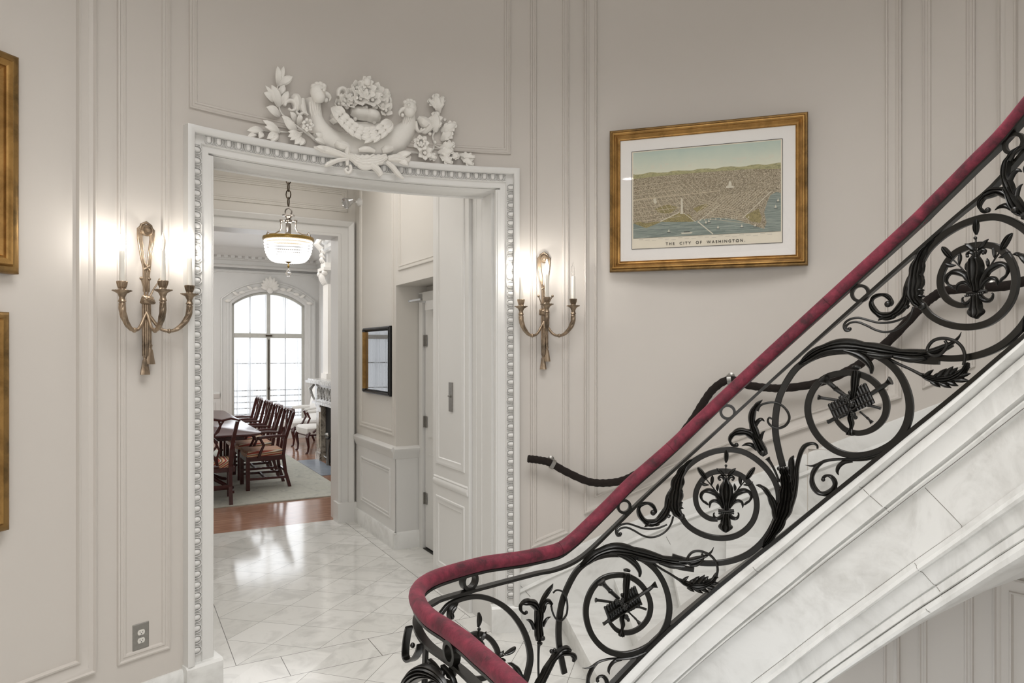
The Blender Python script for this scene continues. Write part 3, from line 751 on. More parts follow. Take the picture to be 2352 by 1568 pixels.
# dining chairs: x right, y = backward, z up
def make_chair(name, label, loc, rz, group):
    t_ = thing(name, label, 'chair', loc, rz, group)
    mb = MB(); rows = []
    for z, s_ in ((.415, .99), (.425, 1), (.465, 1), (.485, .93), (.492, .7)):
        rows.append([(x * s_, y * s_, z) for x, y in ((-.27, -.24), (-.1, -.26), (.1, -.26), (.27, -.24), (.22, .22), (-.22, .22))])
    mb.grid(rows, closed_u=True, caps=True); mb.build('seat', 'striped_fabric', t_)
    mb = MB(); mb.box(-.26, .26, -.25, .21, .36, .418); mb.build('seat_rail', 'dark_mahogany', t_, smooth=False)
    for sx in (-1, 1):
        mb = MB(); mb.box(sx * .25 - .022, sx * .25 + .022, -.25, -.205, 0, .42); mb.build('leg', 'dark_mahogany', t_, smooth=False)
        mb = MB(); q = [(sx * .205, .29, 0), (sx * .205, .235, .2), (sx * .205, .21, .42), (sx * .215, .235, .62), (sx * .245, .29, .82), (sx * .27, .325, .95)]
        mb.grid([[(x - .02, y - .02, z), (x + .02, y - .02, z), (x + .02, y + .02, z), (x - .02, y + .02, z)] for x, y, z in q], closed_u=True, caps=True); mb.build('leg', 'dark_mahogany', t_, smooth=False)
        mb = MB(); mb.tube([(sx * .235, .235, .66), (sx * .265, .1, .665), (sx * .28, -.06, .66), (sx * .285, -.13, .645)], [.016, .02, .022, .02], 8); mb.tube([(sx * .28, -.09, .65), (sx * .275, -.04, .56), (sx * .27, -.08, .47), (sx * .26, -.10, .40)], [.016, .018, .018, .02], 8); mb.build('arm', 'dark_mahogany', t_)
        mb = MB(); mb.box(sx * .235 - .01, sx * .235 + .01, -.22, .25, .12, .15); mb.build('stretcher', 'dark_mahogany', t_, smooth=False)
    mb = MB(); mb.box(-.24, .24, -.02, .0, .12, .15); mb.box(-.21, .21, .235, .255, .19, .22); mb.build('stretcher', 'dark_mahogany', t_, smooth=False)
    mb = MB(); mb.tube([(-.30, .325, .955), (-.2, .335, .985), (-.1, .335, .965), (0, .335, .985), (.1, .335, .965), (.2, .335, .985), (.30, .325, .955)], [.016, .024, .024, .03, .024, .024, .016], 8, flat=.6); mb.build('crest_rail', 'dark_mahogany', t_)
    mb = MB()
    Y = lambda z: .215 + (z - .42) * .2 + max(0, z - .62) * .02
    def strip(pts, r_=.013): mb.tube([(x, Y(z), z) for x, z in pts], r_, 6)
    for sg in (-1, 1):
        strip([(sg * .07, .42), (sg * .05, .5), (sg * .02, .57), (-sg * .05, .66), (-sg * .06, .72), (sg * .0, .78), (sg * .07, .84), (sg * .09, .9), (sg * .07, .97)])
        strip([(sg * .075, .42), (sg * .06, .52), (sg * .085, .62), (sg * .05, .7), (sg * .01, .76), (sg * .05, .84), (sg * .12, .96)])
    strip([(-.08, .43), (.08, .43)], .02); mb.build('splat', 'dark_mahogany', t_)
    return t_
def dup(root, loc, rz, label):
    r = root.copy(); COL.objects.link(r); r.location = loc; r.rotation_euler = (0, 0, rz); r['label'] = label
    for ch in root.children:
        c = ch.copy(); COL.objects.link(c); c.parent = r
        for g in ch.children:
            d = g.copy(); COL.objects.link(d); d.parent = c
            for g2 in g.children:
                e = g2.copy(); COL.objects.link(e); e.parent = d
    return r
GC = 'striped mahogany armchairs around the dining table'
ch = make_chair('dining_armchair', 'striped mahogany armchair at the near end of the table, its back to the doorway', UV(.885, 8.76, .014), AL + PI, GC)
for v_, nm in ((9.47, 'striped mahogany armchair on the right of the table, nearest the doorway'), (10.28, 'striped mahogany armchair on the right side, second from the doorway'),
               (11.1, 'striped mahogany armchair on the right side, third from the doorway'), (12.0, 'striped mahogany armchair on the right side, farthest from the doorway')):
    dup(ch, UV(1.61 + .015 * (v_ - 9.4), v_, .014), AL - PI / 2, nm)
# upholstered armchairs
def arm2(loc, rz, label):
    t_ = thing('upholstered_armchair', label, 'armchair', loc, rz, 'white upholstered armchairs in the far corner')
    mb = MB(); mb.grid([[(x * s_, y * s_, z) for x, y in ((-.3, -.3), (0, -.33), (.3, -.3), (.27, .27), (-.27, .27))] for z, s_ in ((.33, .98), (.35, 1), (.43, 1), (.46, .9), (.47, .6))], closed_u=True, caps=True); mb.build('seat', 'upholstery', t_)
    mb = MB(); rows = []
    for z, w_, th in ((.46, .26, .05), (.7, .29, .06), (.95, .30, .06), (1.08, .28, .05), (1.13, .22, .03)):
        y = .27 + (z - .46) * .18; rows.append([(-w_, y - th, z), (0, y - th * 1.4, z), (w_, y - th, z), (w_, y + th * .6, z), (-w_, y + th * .6, z)])
    mb.grid(rows, closed_u=True, caps=True); mb.build('backrest', 'upholstery', t_)
    for sx in (-1, 1):
        mb = MB(); mb.tube([(sx * .29, .3, .68), (sx * .32, .1, .68), (sx * .32, -.08, .67)], [.03, .035, .03], 8); mb.build('arm_pad', 'upholstery', t_)
        mb = MB(); mb.tube([(sx * .32, -.1, .66), (sx * .30, -.05, .55), (sx * .29, -.12, .42), (sx * .29, -.2, .36)], [.022, .018, .02, .02], 8); mb.build('arm_support', 'dark_mahogany', t_)
        mb = MB(); mb.tube([(sx * .27, -.26, .36), (sx * .3, -.3, .28), (sx * .28, -.27, .12), (sx * .27, -.28, .03), (sx * .28, -.31, 0)], [.035, .035, .02, .016, .024], 8); mb.build('leg', 'dark_mahogany', t_)
        mb = MB(); mb.tube([(sx * .24, .24, .36), (sx * .24, .26, .2), (sx * .24, .33, 0)], [.028, .024, .02], 8); mb.build('leg', 'dark_mahogany', t_)
    mb = MB(); mb.box(-.28, .28, -.29, .26, .30, .345); mb.build('seat_rail', 'dark_mahogany', t_, smooth=False)
    return t_
a2 = arm2(UV(3.02, 13.55), AL - PI / 2 + .15, 'white upholstered armchair nearest the arched window')
dup(a2, UV(3.05, 12.45), AL - PI / 2 + .1, 'white upholstered armchair beside the fireplace, with curved front legs')
# ================================================================== PICTURES
def frame_profile(fw, dp): return [(0, 0), (0, .35 * dp), (.05 * fw, .42 * dp), (.09 * fw, .36 * dp), (.10 * fw, .28 * dp), (.16 * fw, .30 * dp), (.30 * fw, .50 * dp), (.40 * fw, .78 * dp), (.42 * fw, .70 * dp), (.46 * fw, .70 * dp), (.48 * fw, .86 * dp), (.58 * fw, dp), (.68 * fw, .98 * dp), (.72 * fw, .84 * dp), (.74 * fw, .74 * dp)]
def frame_outer(fw, dp): return [(.74 * fw, .74 * dp), (.78 * fw, .80 * dp), (.9 * fw, .80 * dp), (.98 * fw, .70 * dp), (fw, .6 * dp), (fw, 0)]
def frame_old(fw, dp): return [(0, 0), (0, .55 * dp), (.10 * fw, .62 * dp), (.16 * fw, .5 * dp), (.30 * fw, .55 * dp), (.55 * fw, .85 * dp), (.72 * fw, dp), (.80 * fw, .98 * dp), (.84 * fw, .8 * dp), (.93 * fw, .85 * dp), (fw, .7 * dp), (fw, 0)]
def picture(name, label, p0, p1, z0, z1, fw, dp, margin, mat_frame='gilt', cat='picture', group=None, pane='glazing'):
    """p0, p1: xy of the left and right edge of the back of the frame"""
    p0 = Vector((*p0, 0)); p1 = Vector((*p1, 0)); d = (p1 - p0); w_ = d.length; ang = math.atan2(d.y, d.x)
    c = (p0 + p1) / 2; h_ = z1 - z0
    t_ = thing(name, label, cat, (c.x, c.y, (z0 + z1) / 2), ang, group)
    M = lambda s, z, h=0: Vector((s, -h, z))
    mb = MB(); sweep(mb, rect(-w_ / 2 + fw, w_ / 2 - fw, -h_ / 2 + fw, h_ / 2 - fw)[::-1], frame_profile(fw, dp), M, closed=True, step=9); mb.cur = 1; sweep(mb, rect(-w_ / 2 + fw, w_ / 2 - fw, -h_ / 2 + fw, h_ / 2 - fw)[::-1], frame_outer(fw, dp), M, closed=True, step=9)
    fr = mb.build('frame', [mat_frame, 'gilt_patina' if mat_frame == 'gilt' else mat_frame], t_)
    mb = MB(); mb.box(-w_ / 2 + fw * .8, w_ / 2 - fw * .8, -.012, 0, -h_ / 2 + fw * .8, h_ / 2 - fw * .8); mb.build('mat_board', 'mat_board', t_, smooth=False)
    mb = MB(); iw, ih = w_ / 2 - fw, h_ / 2 - fw; mb.poly([(-iw, -dp * .45, -ih), (iw, -dp * .45, -ih), (iw, -dp * .45, ih), (-iw, -dp * .45, ih)]); mb.build('glazing', pane, t_, smooth=False)
    return t_, w_, h_
# large print beside the stairs
def wxy(px, py, h): s, z, t_ = backW(px, py, h); p = WM(s, 0, h); return (p.x, p.y), z
(a, za), (b, zb) = wxy(1402, 460, .02), wxy(1855, 445, .02)
PZ0, PZ1 = 2.250, 3.135
pic, pw, ph = picture('framed_city_print', 'large gold framed bird’s eye city print on the curved wall above the stairs', a, b, PZ0, PZ1, .066, .045, .07)
# the print
prw, prh = pw - .274, ph - .278
simple('print_paper', srgb(240, 232, 214), .8)
t = NT('print_sky'); v = t.obj(); sp = t.n('ShaderNodeSeparateXYZ'); t.l(v, sp.inputs[0])
n1 = t.noise(9, 5, v, .4)
skyc = t.ramp(t.M('ADD', t.M('MULTIPLY', t.M('SUBTRACT', .30, sp.outputs[2]), 4.2), t.M('MULTIPLY', n1, .35)), [(.1, srgb(190, 208, 198)), (.75, srgb(228, 228, 210))])
bnd = t.M('MULTIPLY', t.M('GREATER_THAN', t.noise(26, 6, v, .6, .7), .56), t.M('COMPARE', sp.outputs[2], .20, .016))
t.set(Base_Color=t.mix(t.M('MULTIPLY', bnd, .6), skyc, srgb(224, 220, 204)), Roughness=.8)
t.t.nodes[-1]; MATS['print_sky'] = t.m
def pcell(name, c1, c2, c3, sc=(70, 70, 110)):
    t = NT(name); v = t.obj(); m_ = t.n('ShaderNodeMapping'); t.l(v, m_.inputs[0]); m_.inputs['Scale'].default_value = sc; m_.inputs['Rotation'].default_value = (0, .35, 0)
    vo = t.n('ShaderNodeTexVoronoi'); vo.inputs['Scale'].default_value = 1.6; t.l(m_.outputs[0], vo.inputs['Vector'])
    f_ = t.n('ShaderNodeSeparateColor'); t.l(vo.outputs['Color'], f_.inputs[0])
    t.set(Base_Color=t.mix(t.M('MULTIPLY', t.noise(12, 5, v), .5), t.ramp(f_.outputs[0], [(.0, c1), (.45, c2), (.9, c3)]), c2), Roughness=.8); MATS[name] = t.m
pcell('print_city', srgb(96, 86, 72), srgb(162, 148, 124), srgb(222, 212, 188), (190, 190, 260))
pcell('print_hills', srgb(164, 160, 118), srgb(192, 186, 142), srgb(136, 134, 104), (60, 60, 200))
pcell('print_park', srgb(140, 130, 90), srgb(176, 162, 116), srgb(108, 102, 74), (120, 120, 160))
pcell('print_water', srgb(116, 128, 122), srgb(142, 152, 144), srgb(176, 182, 172), (10, 10, 260))
simple('print_white', srgb(226, 220, 202), .8); simple('print_ink', srgb(66, 62, 58), .8); simple('print_road', srgb(214, 202, 176), .8)
pm_names = ['print_paper', 'print_sky', 'print_hills', 'print_city', 'print_park', 'print_water', 'print_white', 'print_ink', 'print_road']
mb = MB()
def pp(poly, mi, lay):
    mb.cur = mi; mb.poly([(-prw / 2 + x * prw, -.0135 - lay * .00025, prh / 2 - y * prh) for x, y in poly])
pp([(0, 0), (1, 0), (1, 1), (0, 1)], 0, 0)
pp([(.01, .012), (.99, .012), (.99, .28), (.01, .28)], 1, 1)
rnd = random.Random(3)
hz = [(x / 40, .232 + .006 * math.sin(x * .9) + rnd.uniform(-.003, .003)) for x in range(41)]
hz = [(min(max(x, .01), .99), y) for x, y in hz]
pp(hz + [(.99, .33), (.01, .33)], 2, 2)
pp([(.01, .28), (.2, .27), (.5, .265), (.8, .27), (.99, .29), (.99, .89), (.01, .89)], 3, 3)
shore = [(.01, .735), (.06, .765), (.10, .79), (.15, .765), (.21, .735), (.3, .745), (.42, .752), (.47, .735), (.54, .725), (.64, .73), (.70, .75), (.74, .775), (.80, .81), (.885, .86), (.90, .80), (.885, .70), (.905, .60), (.925, .535), (.96, .51), (.99, .52), (.99, .89), (.01, .89)]
pp(shore, 5, 6)
pp([(.2, .735), (.27, .68), (.33, .65), (.4, .68), (.43, .75), (.3, .745)], 4, 5)
pp([(.01, .735), (.05, .72), (.1, .74), (.17, .73), (.2, .735), (.15, .765), (.10, .79), (.06, .765)], 4, 5)
pp([(.16, .60), (.25, .56), (.32, .60), (.26, .66), (.19, .64)], 4, 5)
pp([(.42, .62), (.5, .58), (.53, .60), (.45, .66)], 4, 5)
pp([(.76, .72), (.85, .66), (.87, .75), (.86, .80), (.80, .78)], 4, 5)
def line(x0, y0, x1, y1, wd, mi, lay=7):
    dx, dy = x1 - x0, (y1 - y0) * prh / prw; L = math.hypot(dx, dy) or 1; nx, ny = -dy / L * wd, dx / L * wd * prw / prh
    pp([(x0 + nx, y0 + ny), (x1 + nx, y1 + ny), (x1 - nx, y1 - ny), (x0 - nx, y0 - ny)], mi, lay)
for i in range(16): line(.02 + .026 * i, .50 - .01 * i, .08 + .030 * i, .70 - .012 * i, .0013, 8)
for i in range(9): line(.01, .36 + .045 * i, .34, .33 + .045 * i, .0013, 8)
for i in range(16): line(.42 + .024 * i, .70 - .004 * i, .56 + .024 * i, .52 - .004 * i, .0013, 8)
for i in range(8): line(.45 + .01 * i, .52 + .03 * i, .72 + .01 * i, .66 + .02 * i, .0013, 8)
line(.01, .50, .60, .46, .0022, 8); line(.75, .74, .93, .50, .0022, 6); line(.36, .66, .44, .755, .002, 6); line(.45, .76, .6, .60, .0018, 6)
line(.455, .755, .555, .885, .0035, 6); line(.2, .73, .33, .65, .0028, 6)
rnd = random.Random(5)
for i in range(240):
    x = rnd.uniform(.02, .88); y = rnd.uniform(.34, .70); s_ = rnd.uniform(.0015, .004); pp([(x, y), (x + s_ * 1.6, y), (x + s_ * 1.6, y + s_), (x, y + s_)], rnd.choice([6, 7, 8]), 7)
pp([(.150, .50), (.165, .49), (.175, .53), (.17, .55), (.155, .54)], 6, 8)
# obelisk, domed hall, boats
pp([(.338, .66), (.3405, .515), (.346, .505), (.3515, .515), (.354, .66)], 6, 8); pp([(.335, .655), (.357, .655), (.357, .667), (.335, .667)], 6, 8)
pp([(.64, .42), (.69, .42), (.69, .44), (.64, .44)], 6, 8); pp([(.655, .42), (.658, .385), (.666, .365), (.674, .385), (.677, .42)], 6, 8)
for x, y in ((.25, .84), (.5, .775), (.52, .765), (.58, .83), (.735, .83), (.95, .66), (.965, .60), (.82, .83)):
    pp([(x, y), (x + .008, y - .03), (x + .014, y)], 6, 9); line(x - .004, y + .006, x + .02, y + .006, .0015, 7, 9)
pp([(.34, .855), (.42, .855), (.41, .868), (.345, .868)], 6, 9); line(.36, .85, .40, .85, .002, 7, 9)
for i in range(10): 
    x = .46 + i * .035 + rnd.uniform(0, .01); pp([(x, .745), (x + .004, .722), (x + .008, .745)], 6, 9)
mb.cur = 7
for a_, b_ in (((0, 0), (1, 0)), ((1, 0), (1, 1)), ((1, 1), (0, 1)), ((0, 1), (0, 0))): line(*a_, *b_, .0016, 7, 9)
line(.01, .89, .99, .89, .0005, 7, 9)
for i in range(20):
    x = .05 + i * .045; line(x, .905 + .008 * (i % 3), x + .03, .905 + .008 * (i % 3), .0004, 7, 9)
print_o = mb.build('print', pm_names, pic, smooth=False)
def text_mesh(name, body, size, mat, parent, loc, rot, extrude=.0004, spacing=1.0, align='CENTER', bold=0):
    cu = bpy.data.curves.new(name, 'FONT'); cu.body = body; cu.size = size; cu.align_x = align; cu.extrude = extrude; cu.space_character = spacing; cu.offset = bold
    to = bpy.data.objects.new(name + '_c', cu); COL.objects.link(to)
    dg = bpy.context.evaluated_depsgraph_get(); dg.update()
    me = bpy.data.meshes.new_from_object(to.evaluated_get(dg)); bpy.data.objects.remove(to)
    me.materials.clear(); me.materials.append(MATS[mat])
    o = bpy.data.objects.new(name, me); COL.objects.link(o); o.parent = parent; o.location = loc; o.rotation_euler = rot
    return o
text_mesh('title_lettering', 'THE  CITY  OF  WASHINGTON.', .0235, 'print_ink', pic, (0, -.0166, prh / 2 - .974 * prh), (R(90), 0, 0), spacing=1.45, bold=.00025)

# gold frames at the left edge of the photo
def tang(adeg, w_, off=.03):
    c = WM(sA(adeg), 0, off); d = Vector((math.sin(R(adeg)), -math.cos(R(adeg)), 0)); return ((c - d * w_ / 2).xy, (c + d * w_ / 2).xy)
wd = .72
aL = 153.3 + math.degrees(wd / 2 / WR)
for dA, lab, z0, z1 in ((.3, 'upper of the two gold framed pictures at the left', 2.073, 2.976), (1.08, 'lower of the two gold framed pictures at the left', 1.018, 1.914)):
    a, b = tang(aL + dA, wd, .028)
    tt_, w_, h_ = picture('gilt_framed_picture', lab, a, b, z0, z1, .115, .055, .05, group='gold framed pictures on the left wall')
    mb = MB(); mb.box(-w_ / 2 + .16, w_ / 2 - .16, -.014, -.012, -h_ / 2 + .16, h_ / 2 - .16); mb.build('print', 'print_park', tt_, smooth=False)
# small picture in the vestibule
tt_, w_, h_ = picture('small_framed_picture', 'small black and gold framed picture on the vestibule wall, its glass reflecting a window', UV(VW - .002, 6.76).xy, UV(VW - .002, 5.97).xy, 1.35, 1.985, .04, .045, .07, 'black_wood', pane='glazing_bright')
mb = MB(); M = lambda s, z, h=0: Vector((s, -h, z)); mb.box(-w_ / 2 + .034, -w_ / 2 + .040, -.05, -.01, -h_ / 2 + .04, h_ / 2 - .04); mb.build('gilt_slip', 'gilt', tt_, smooth=False)
mb = MB(); mb.box(-w_ / 2 + .09, w_ / 2 - .09, -.014, -.012, -h_ / 2 + .09, h_ / 2 - .09); mb.build('print', 'print_ink', tt_, smooth=False)

# ================================================================== wall outlet
s, z, _ = backW(323, 1460, 0)
p = WM(s, z, 0); a = -s / WR; rz = a - PI / 2 + PI   # local -y faces the room
oc = thing('wall_outlet', 'steel duplex electrical outlet low on the panelled wall', 'outlet', p, a - PI / 2)
mb = MB(); P = lambda x, y, z: Vector((x, y, z))
# local frame: -y towards the room centre
mb.grid([[(x * q, y, z_ * q2) for x, z_ in ((-.038, -.062), (.038, -.062), (.038, .062), (-.038, .062))] for q, q2, y in ((1, 1, .0), (1, 1, -.003), (.94, .96, -.005))], closed_u=True, caps=True)
mb.build('cover_plate', 'steel', oc, smooth=False)
for zz in (-.0195, .0195):
    mb = MB(); mb.grid([[(.017 * math.cos(t_), y, zz + max(-.0125, min(.0125, .017 * math.sin(t_)))) for t_ in [2 * PI * i / 24 for i in range(24)]] for y in (-.004, -.0075)], closed_u=True, caps=True)
    rc = mb.build('receptacle', 'outlet_white', oc, smooth=False)
    mb = MB(); mb.box(-.0075, -.0055, -.0079, -.007, zz - .002, zz + .006); mb.box(.0055, .0075, -.0079, -.007, zz - .002, zz + .005)
    mb.grid([[(.0025 * math.cos(t_), y, zz - .007 + .0025 * math.sin(t_)) for t_ in [2 * PI * i / 10 for i in range(10)]] for y in (-.007, -.0079)], closed_u=True, caps=True); mb.build('slots', 'slot_dark', rc, smooth=False)
mb = MB(); mb.ball((0, -.0055, 0), .003, 6); mb.build('screw', 'steel', oc)

# ================================================================== SCONCES
def make_sconce(label, loc, rz, lit):
    # local: x right, -y into the room, z up; z=0 at tassel tip height
    t_ = thing('wall_sconce', label, 'sconce', loc, rz, 'three light bronze sconces beside the great doorway')
    G = 'bronze_gilt'
    mb = MB()
    # ribbon loop: two straps from the rosette to the knot
    for sg in (-1, 1):
        for k_ in (-1, 0, 1):
            mb.tube([(sg * (.010 + .004 * k_), -.02 - .004 * abs(k_), .725), (sg * (.030 + .006 * k_), -.022, .70), (sg * (.029 + .006 * k_), -.022, .655), (sg * (.016 + .005 * k_), -.024, .56), (sg * .007 + .004 * k_, -.026, .48), (sg * .006 + .004 * k_, -.026, .40)], [.005, .007, .007, .0065, .006, .006], 10)
    mb.tube([(-.03, -.022, .69), (-.022, -.024, .722), (0, -.026, .735), (.022, -.024, .722), (.03, -.022, .69)], .007, 10)
    mb.tube([(-.014, -.03, .505), (.014, -.034, .525)], .006, 6); mb.tube([(.014, -.03, .50), (-.014, -.034, .535)], .006, 6)
    mb.build('ribbon_loop', G, t_)
    mb = MB(); mb.lathe([(.0, .0), (.026, .0), (.028, .012), (.022, .02), (.020, .014), (.010, .014), (.008, .024), (0, .026)], (0, -.022, .695), 16, axis=(0, -1, 0)); mb.tube([(0, -.0, .73), (0, -.02, .735)], .004, 6); mb.build('rosette', G, t_)
    mb = MB()
    for k_ in range(5):
        a_ = k_ * 1.2566; c_ = [(math.cos(t2) * .026, -.036 + .012 * math.sin(2 * t2 + a_) - .005, .36 + .014 * math.sin(t2 + a_)) for t2 in [2 * PI * i / 16 for i in range(16)]]
        mb.tube(c_, .007, 6, closed=True)
    mb.ball((0, -.03, .36), .024, 8, (1, .8, 1)); mb.build('knot', G, t_)
    mb = MB()
    for x, L in ((-.022, .43), (0.0, .44), (.03, .43)):
        mb.tube([(x * .4, -.03, .37), (x * .8, -.045, .41), (x * 1.6, -.055, .455)], [.005, .004, .0035], 6); mb.ball((x * 1.7, -.057, .46), .0085, 6)
    mb.build('finials', G, t_)
    mb = MB()   # hanging cords
    for x0, x1, z1, y in ((-.012, -.011, .09, -.022), (-.004, -.004, .085, -.028), (.004, .002, .09, -.028), (.012, .016, .14, -.022), (.018, .022, .14, -.018)):
        mb.tube([(x0, y, .36), (x0 * 1.1, y - .002, .25), (x1, y, z1)], .0065, 10)
    mb.build('cords', G, t_)
    for x, zt, zb in ((-.005, .10, .0), (.019, .15, .05)):
        mb = MB(); n = 16; rows = []
        for f_, r_ in ((0, .005), (.08, .010), (.18, .008), (.25, .007), (.32, .011), (.6, .015), (1, .021), (1, .0)):
            rows.append([(x + r_ * (1 + .12 * (k_ % 2)) * math.cos(2 * PI * k_ / n), -.024 + r_ * .7 * (1 + .12 * (k_ % 2)) * math.sin(2 * PI * k_ / n), zt + (zb - zt) * f_) for k_ in range(n)])
        mb.grid(rows, closed_u=True); mb.build('tassel', G, t_)
    # arms
    for i, (ex, ey, zz) in enumerate(((-.152, -.125, .345), (0.0, -.195, .355), (.175, -.10, .352))):
        L = math.hypot(ex, ey + .03); dx, dy = ex / L, (ey + .03) / L
        q = lambda d, z: (dx * d, -.03 + dy * d, z)
        A = [q(.0, .30), q(L * .10, .275), q(L * .3, .225), q(L * .52, .212), q(L * .72, .225), q(L * .90, .262), q(L * .985, .30), q(L, zz - .012)]
        P_ = smooth_path(A, 14)
        rad = [.008 + .0065 * min(1, max(0, (k_ / len(P_) - .45) / .3)) for k_ in range(len(P_))]
        h_ = int(len(P_) * .5); mb = MB(); mb.tube(P_[:h_ + 2], rad[:h_ + 2], 14); mb.twisted(P_[h_:], rad[h_:])
        arm = mb.build('arm', G, t_)
        mb = MB(); mb.ball(q(L * .52, .212), .0125, 6, (1, 1, 1)); mb.build('collar', G, arm)
        cx_, cy_, _ = q(L, 0)
        mb = MB(); n = 20
        mb.lathe([(.008, -.02), (.016, -.018), (.012, -.010), (.018, -.004), (.014, .004), (.012, .014), (.020, .032), (.038, .042), (.040, .046), (.020, .047), (.014, .056), (.019, .066), (.019, .074), (.024, .086), (.023, .088), (.012, .086)], (cx_, cy_, zz - .0), n)
        for k_ in range(14):
            a_ = 2 * PI * k_ / 14; mb.tube([(cx_ + r_ * math.cos(a_), cy_ + r_ * math.sin(a_), zz + z_) for r_, z_ in ((.0145, .056), (.019, .068), (.0225, .085))], .0018, 5); mb.ball((cx_ + .039 * math.cos(a_), cy_ + .039 * math.sin(a_), zz + .045), .003, 5)
        cup = mb.build('candle_cup', G, t_)
        mb = MB(); mb.lathe([(.0, .07), (.0125, .07), (.0118, .225), (.010, .228), (0, .228)], (cx_, cy_, zz), 14); mb.build('candle_sleeve', 'wax', cup)
        mb = MB(); mb.lathe([(.005, .226), (.009, .238), (.0135, .258), (.0125, .278), (.006, .298), (.0012, .315), (0, .317)], (cx_, cy_, zz), 12)
        b_ = mb.build('light_bulb', 'lit_bulb' if lit[i] else 'bulb_glass', cup)
        if not lit[i]: b_['label'] = 'unlit clear flame shaped bulb'
    return t_
for (px, py, lab, lit, adeg) in ((333, 860, 'bronze wall sconce left of the doorway, its middle candle unlit', (1, 0, 1), None), (1249, 848, 'bronze wall sconce right of the doorway, its right candle unlit', (1, 1, 0), None)):
    s, z, _ = backW(px, py, .02); a = -s / WR
    make_sconce(lab, WM(s, z, .008), a - PI / 2, lit)

# ================================================================== PENDANT in the vestibule
pc = Vector((-1.765, 5.5, 0))
t_ = thing('crystal_pendant', 'beaded crystal bowl pendant lamp hanging on a chain in the vestibule', 'pendant lamp', (pc.x, pc.y, 2.44))
Z0 = 2.44
mb = MB(); z = 2.905 - Z0; i = 0
while z < VH - Z0:
    lp = []
    for k_ in range(10):
        t2 = 2 * PI * k_ / 10; x, zz = .02 * math.cos(t2), .036 * math.sin(t2)
        lp.append((x, 0, z + .03 + zz) if i % 2 else (0, x, z + .03 + zz))
    mb.tube(lp, .005, 6, closed=True); z += .058; i += 1
mb.build('chain', 'pendant_bronze', t_)
mb = MB(); mb.tube([(.028 * math.cos(t2), 0, 2.855 - Z0 + .028 * math.sin(t2)) for t2 in [2 * PI * k_ / 14 for k_ in range(14)]], .006, 6, closed=True)
mb.lathe([(0, .395), (.05, .39), (.054, .382), (.03, .378), (.016, .36), (.03, .35), (.03, .33), (.022, .325), (.022, .21), (.035, .2), (0, .195)], n=14)
for k_ in range(4):
    a = PI / 4 + k_ * PI / 2 - .6; c_, s_ = math.cos(a), math.sin(a)
    mb.tube([(c_ * r_, s_ * r_, z) for r_, z in ((.02, .345), (.06, .345), (.062, .31), (.058, .29), (.072, .262), (.11, .243), (.15, .24), (.165, .255), (.175, .235), (.185, .21))], .006, 6); mb.ball((c_ * .06, s_ * .06, .345), .014, 6)
mb.build('hanger_stem', 'pendant_silver', t_)
mb = MB(); mb.lathe([(.196, .185), (.208, .188), (.212, .20), (.208, .212), (.196, .214), (.19, .20), (.196, .185)], n=40); mb.build('rim_band', 'pendant_band', t_)
mb = MB()
for j in range(11):
    f_ = j / 10; r_ = .192 * math.cos(f_ * 1.22) ** .62 * (1 if j < 10 else .6); z = .178 - .155 * math.sin(f_ * PI / 2)
    n = max(8, int(2 * PI * r_ / .0155))
    for k_ in range(n):
        a = 2 * PI * (k_ + .5 * (j % 2)) / n; mb.ball((r_ * math.cos(a), r_ * math.sin(a), z), .0085, 5)
o = mb.build('bead_bowl', 'lit_crystal', t_); t_.scale = (.93, .93, 1)
mb = MB(); mb.lathe([(.03, .022), (.012, .012), (.004, .008), (.004, .0), (.008, -.006), (.010, -.014), (.006, -.024), (.002, -.03), (0, -.03)], n=12); mb.build('finial', 'pendant_band', t_)
mb = MB(); mb.lathe([(0, -.03), (.004, -.032), (.005, -.04), (.016, -.05), (.024, -.064), (.024, -.076), (.016, -.09), (0, -.098)], n=10); mb.build('crystal_drop', 'crystal', t_, smooth=False)
pl = bpy.data.lights.new('pendant_lamp', 'POINT'); pl.energy = 7; pl.color = (1, .95, .88); pl.shadow_soft_size = .1
po = bpy.data.objects.new('pendant_lamp', pl); COL.objects.link(po); po.location = (pc.x, pc.y, Z0 + .28)

# spot lamp on the vestibule wall
pp_ = UV(VW, 6.93, 3.27)
t_ = thing('spot_lamp', 'small ribbed metal spot lamp high on the vestibule wall', 'spot lamp', pp_)
mb = MB(); mb.lathe([(0, 0), (.045, 0), (.04, .03), (.015, .045), (.01, .07), (0, .07)], (0, 0, 0), 14, axis=UV(-1, 0)); mb.build('wall_mount', 'trim_paint', t_)
mb = MB(); ax = UV(-.8, -.4, -.45); b0 = UV(-.07, 0, 0)
mb.tube([UV(-.05, 0), UV(-.09, -.01)], .01, 6); prf = [(0, -.02), (.02, -.02)]
for j in range(7): prf += [(.026 + .004 * j, -.012 + .012 * j), (.023 + .004 * j, -.008 + .012 * j)]
prf += [(.055, .075), (.053, .08), (.048, .07), (0, .06)]
mb.lathe(prf, tuple(UV(-.11, -.01)), 20, axis=ax); mb.build('lamp_head', 'chrome', t_)
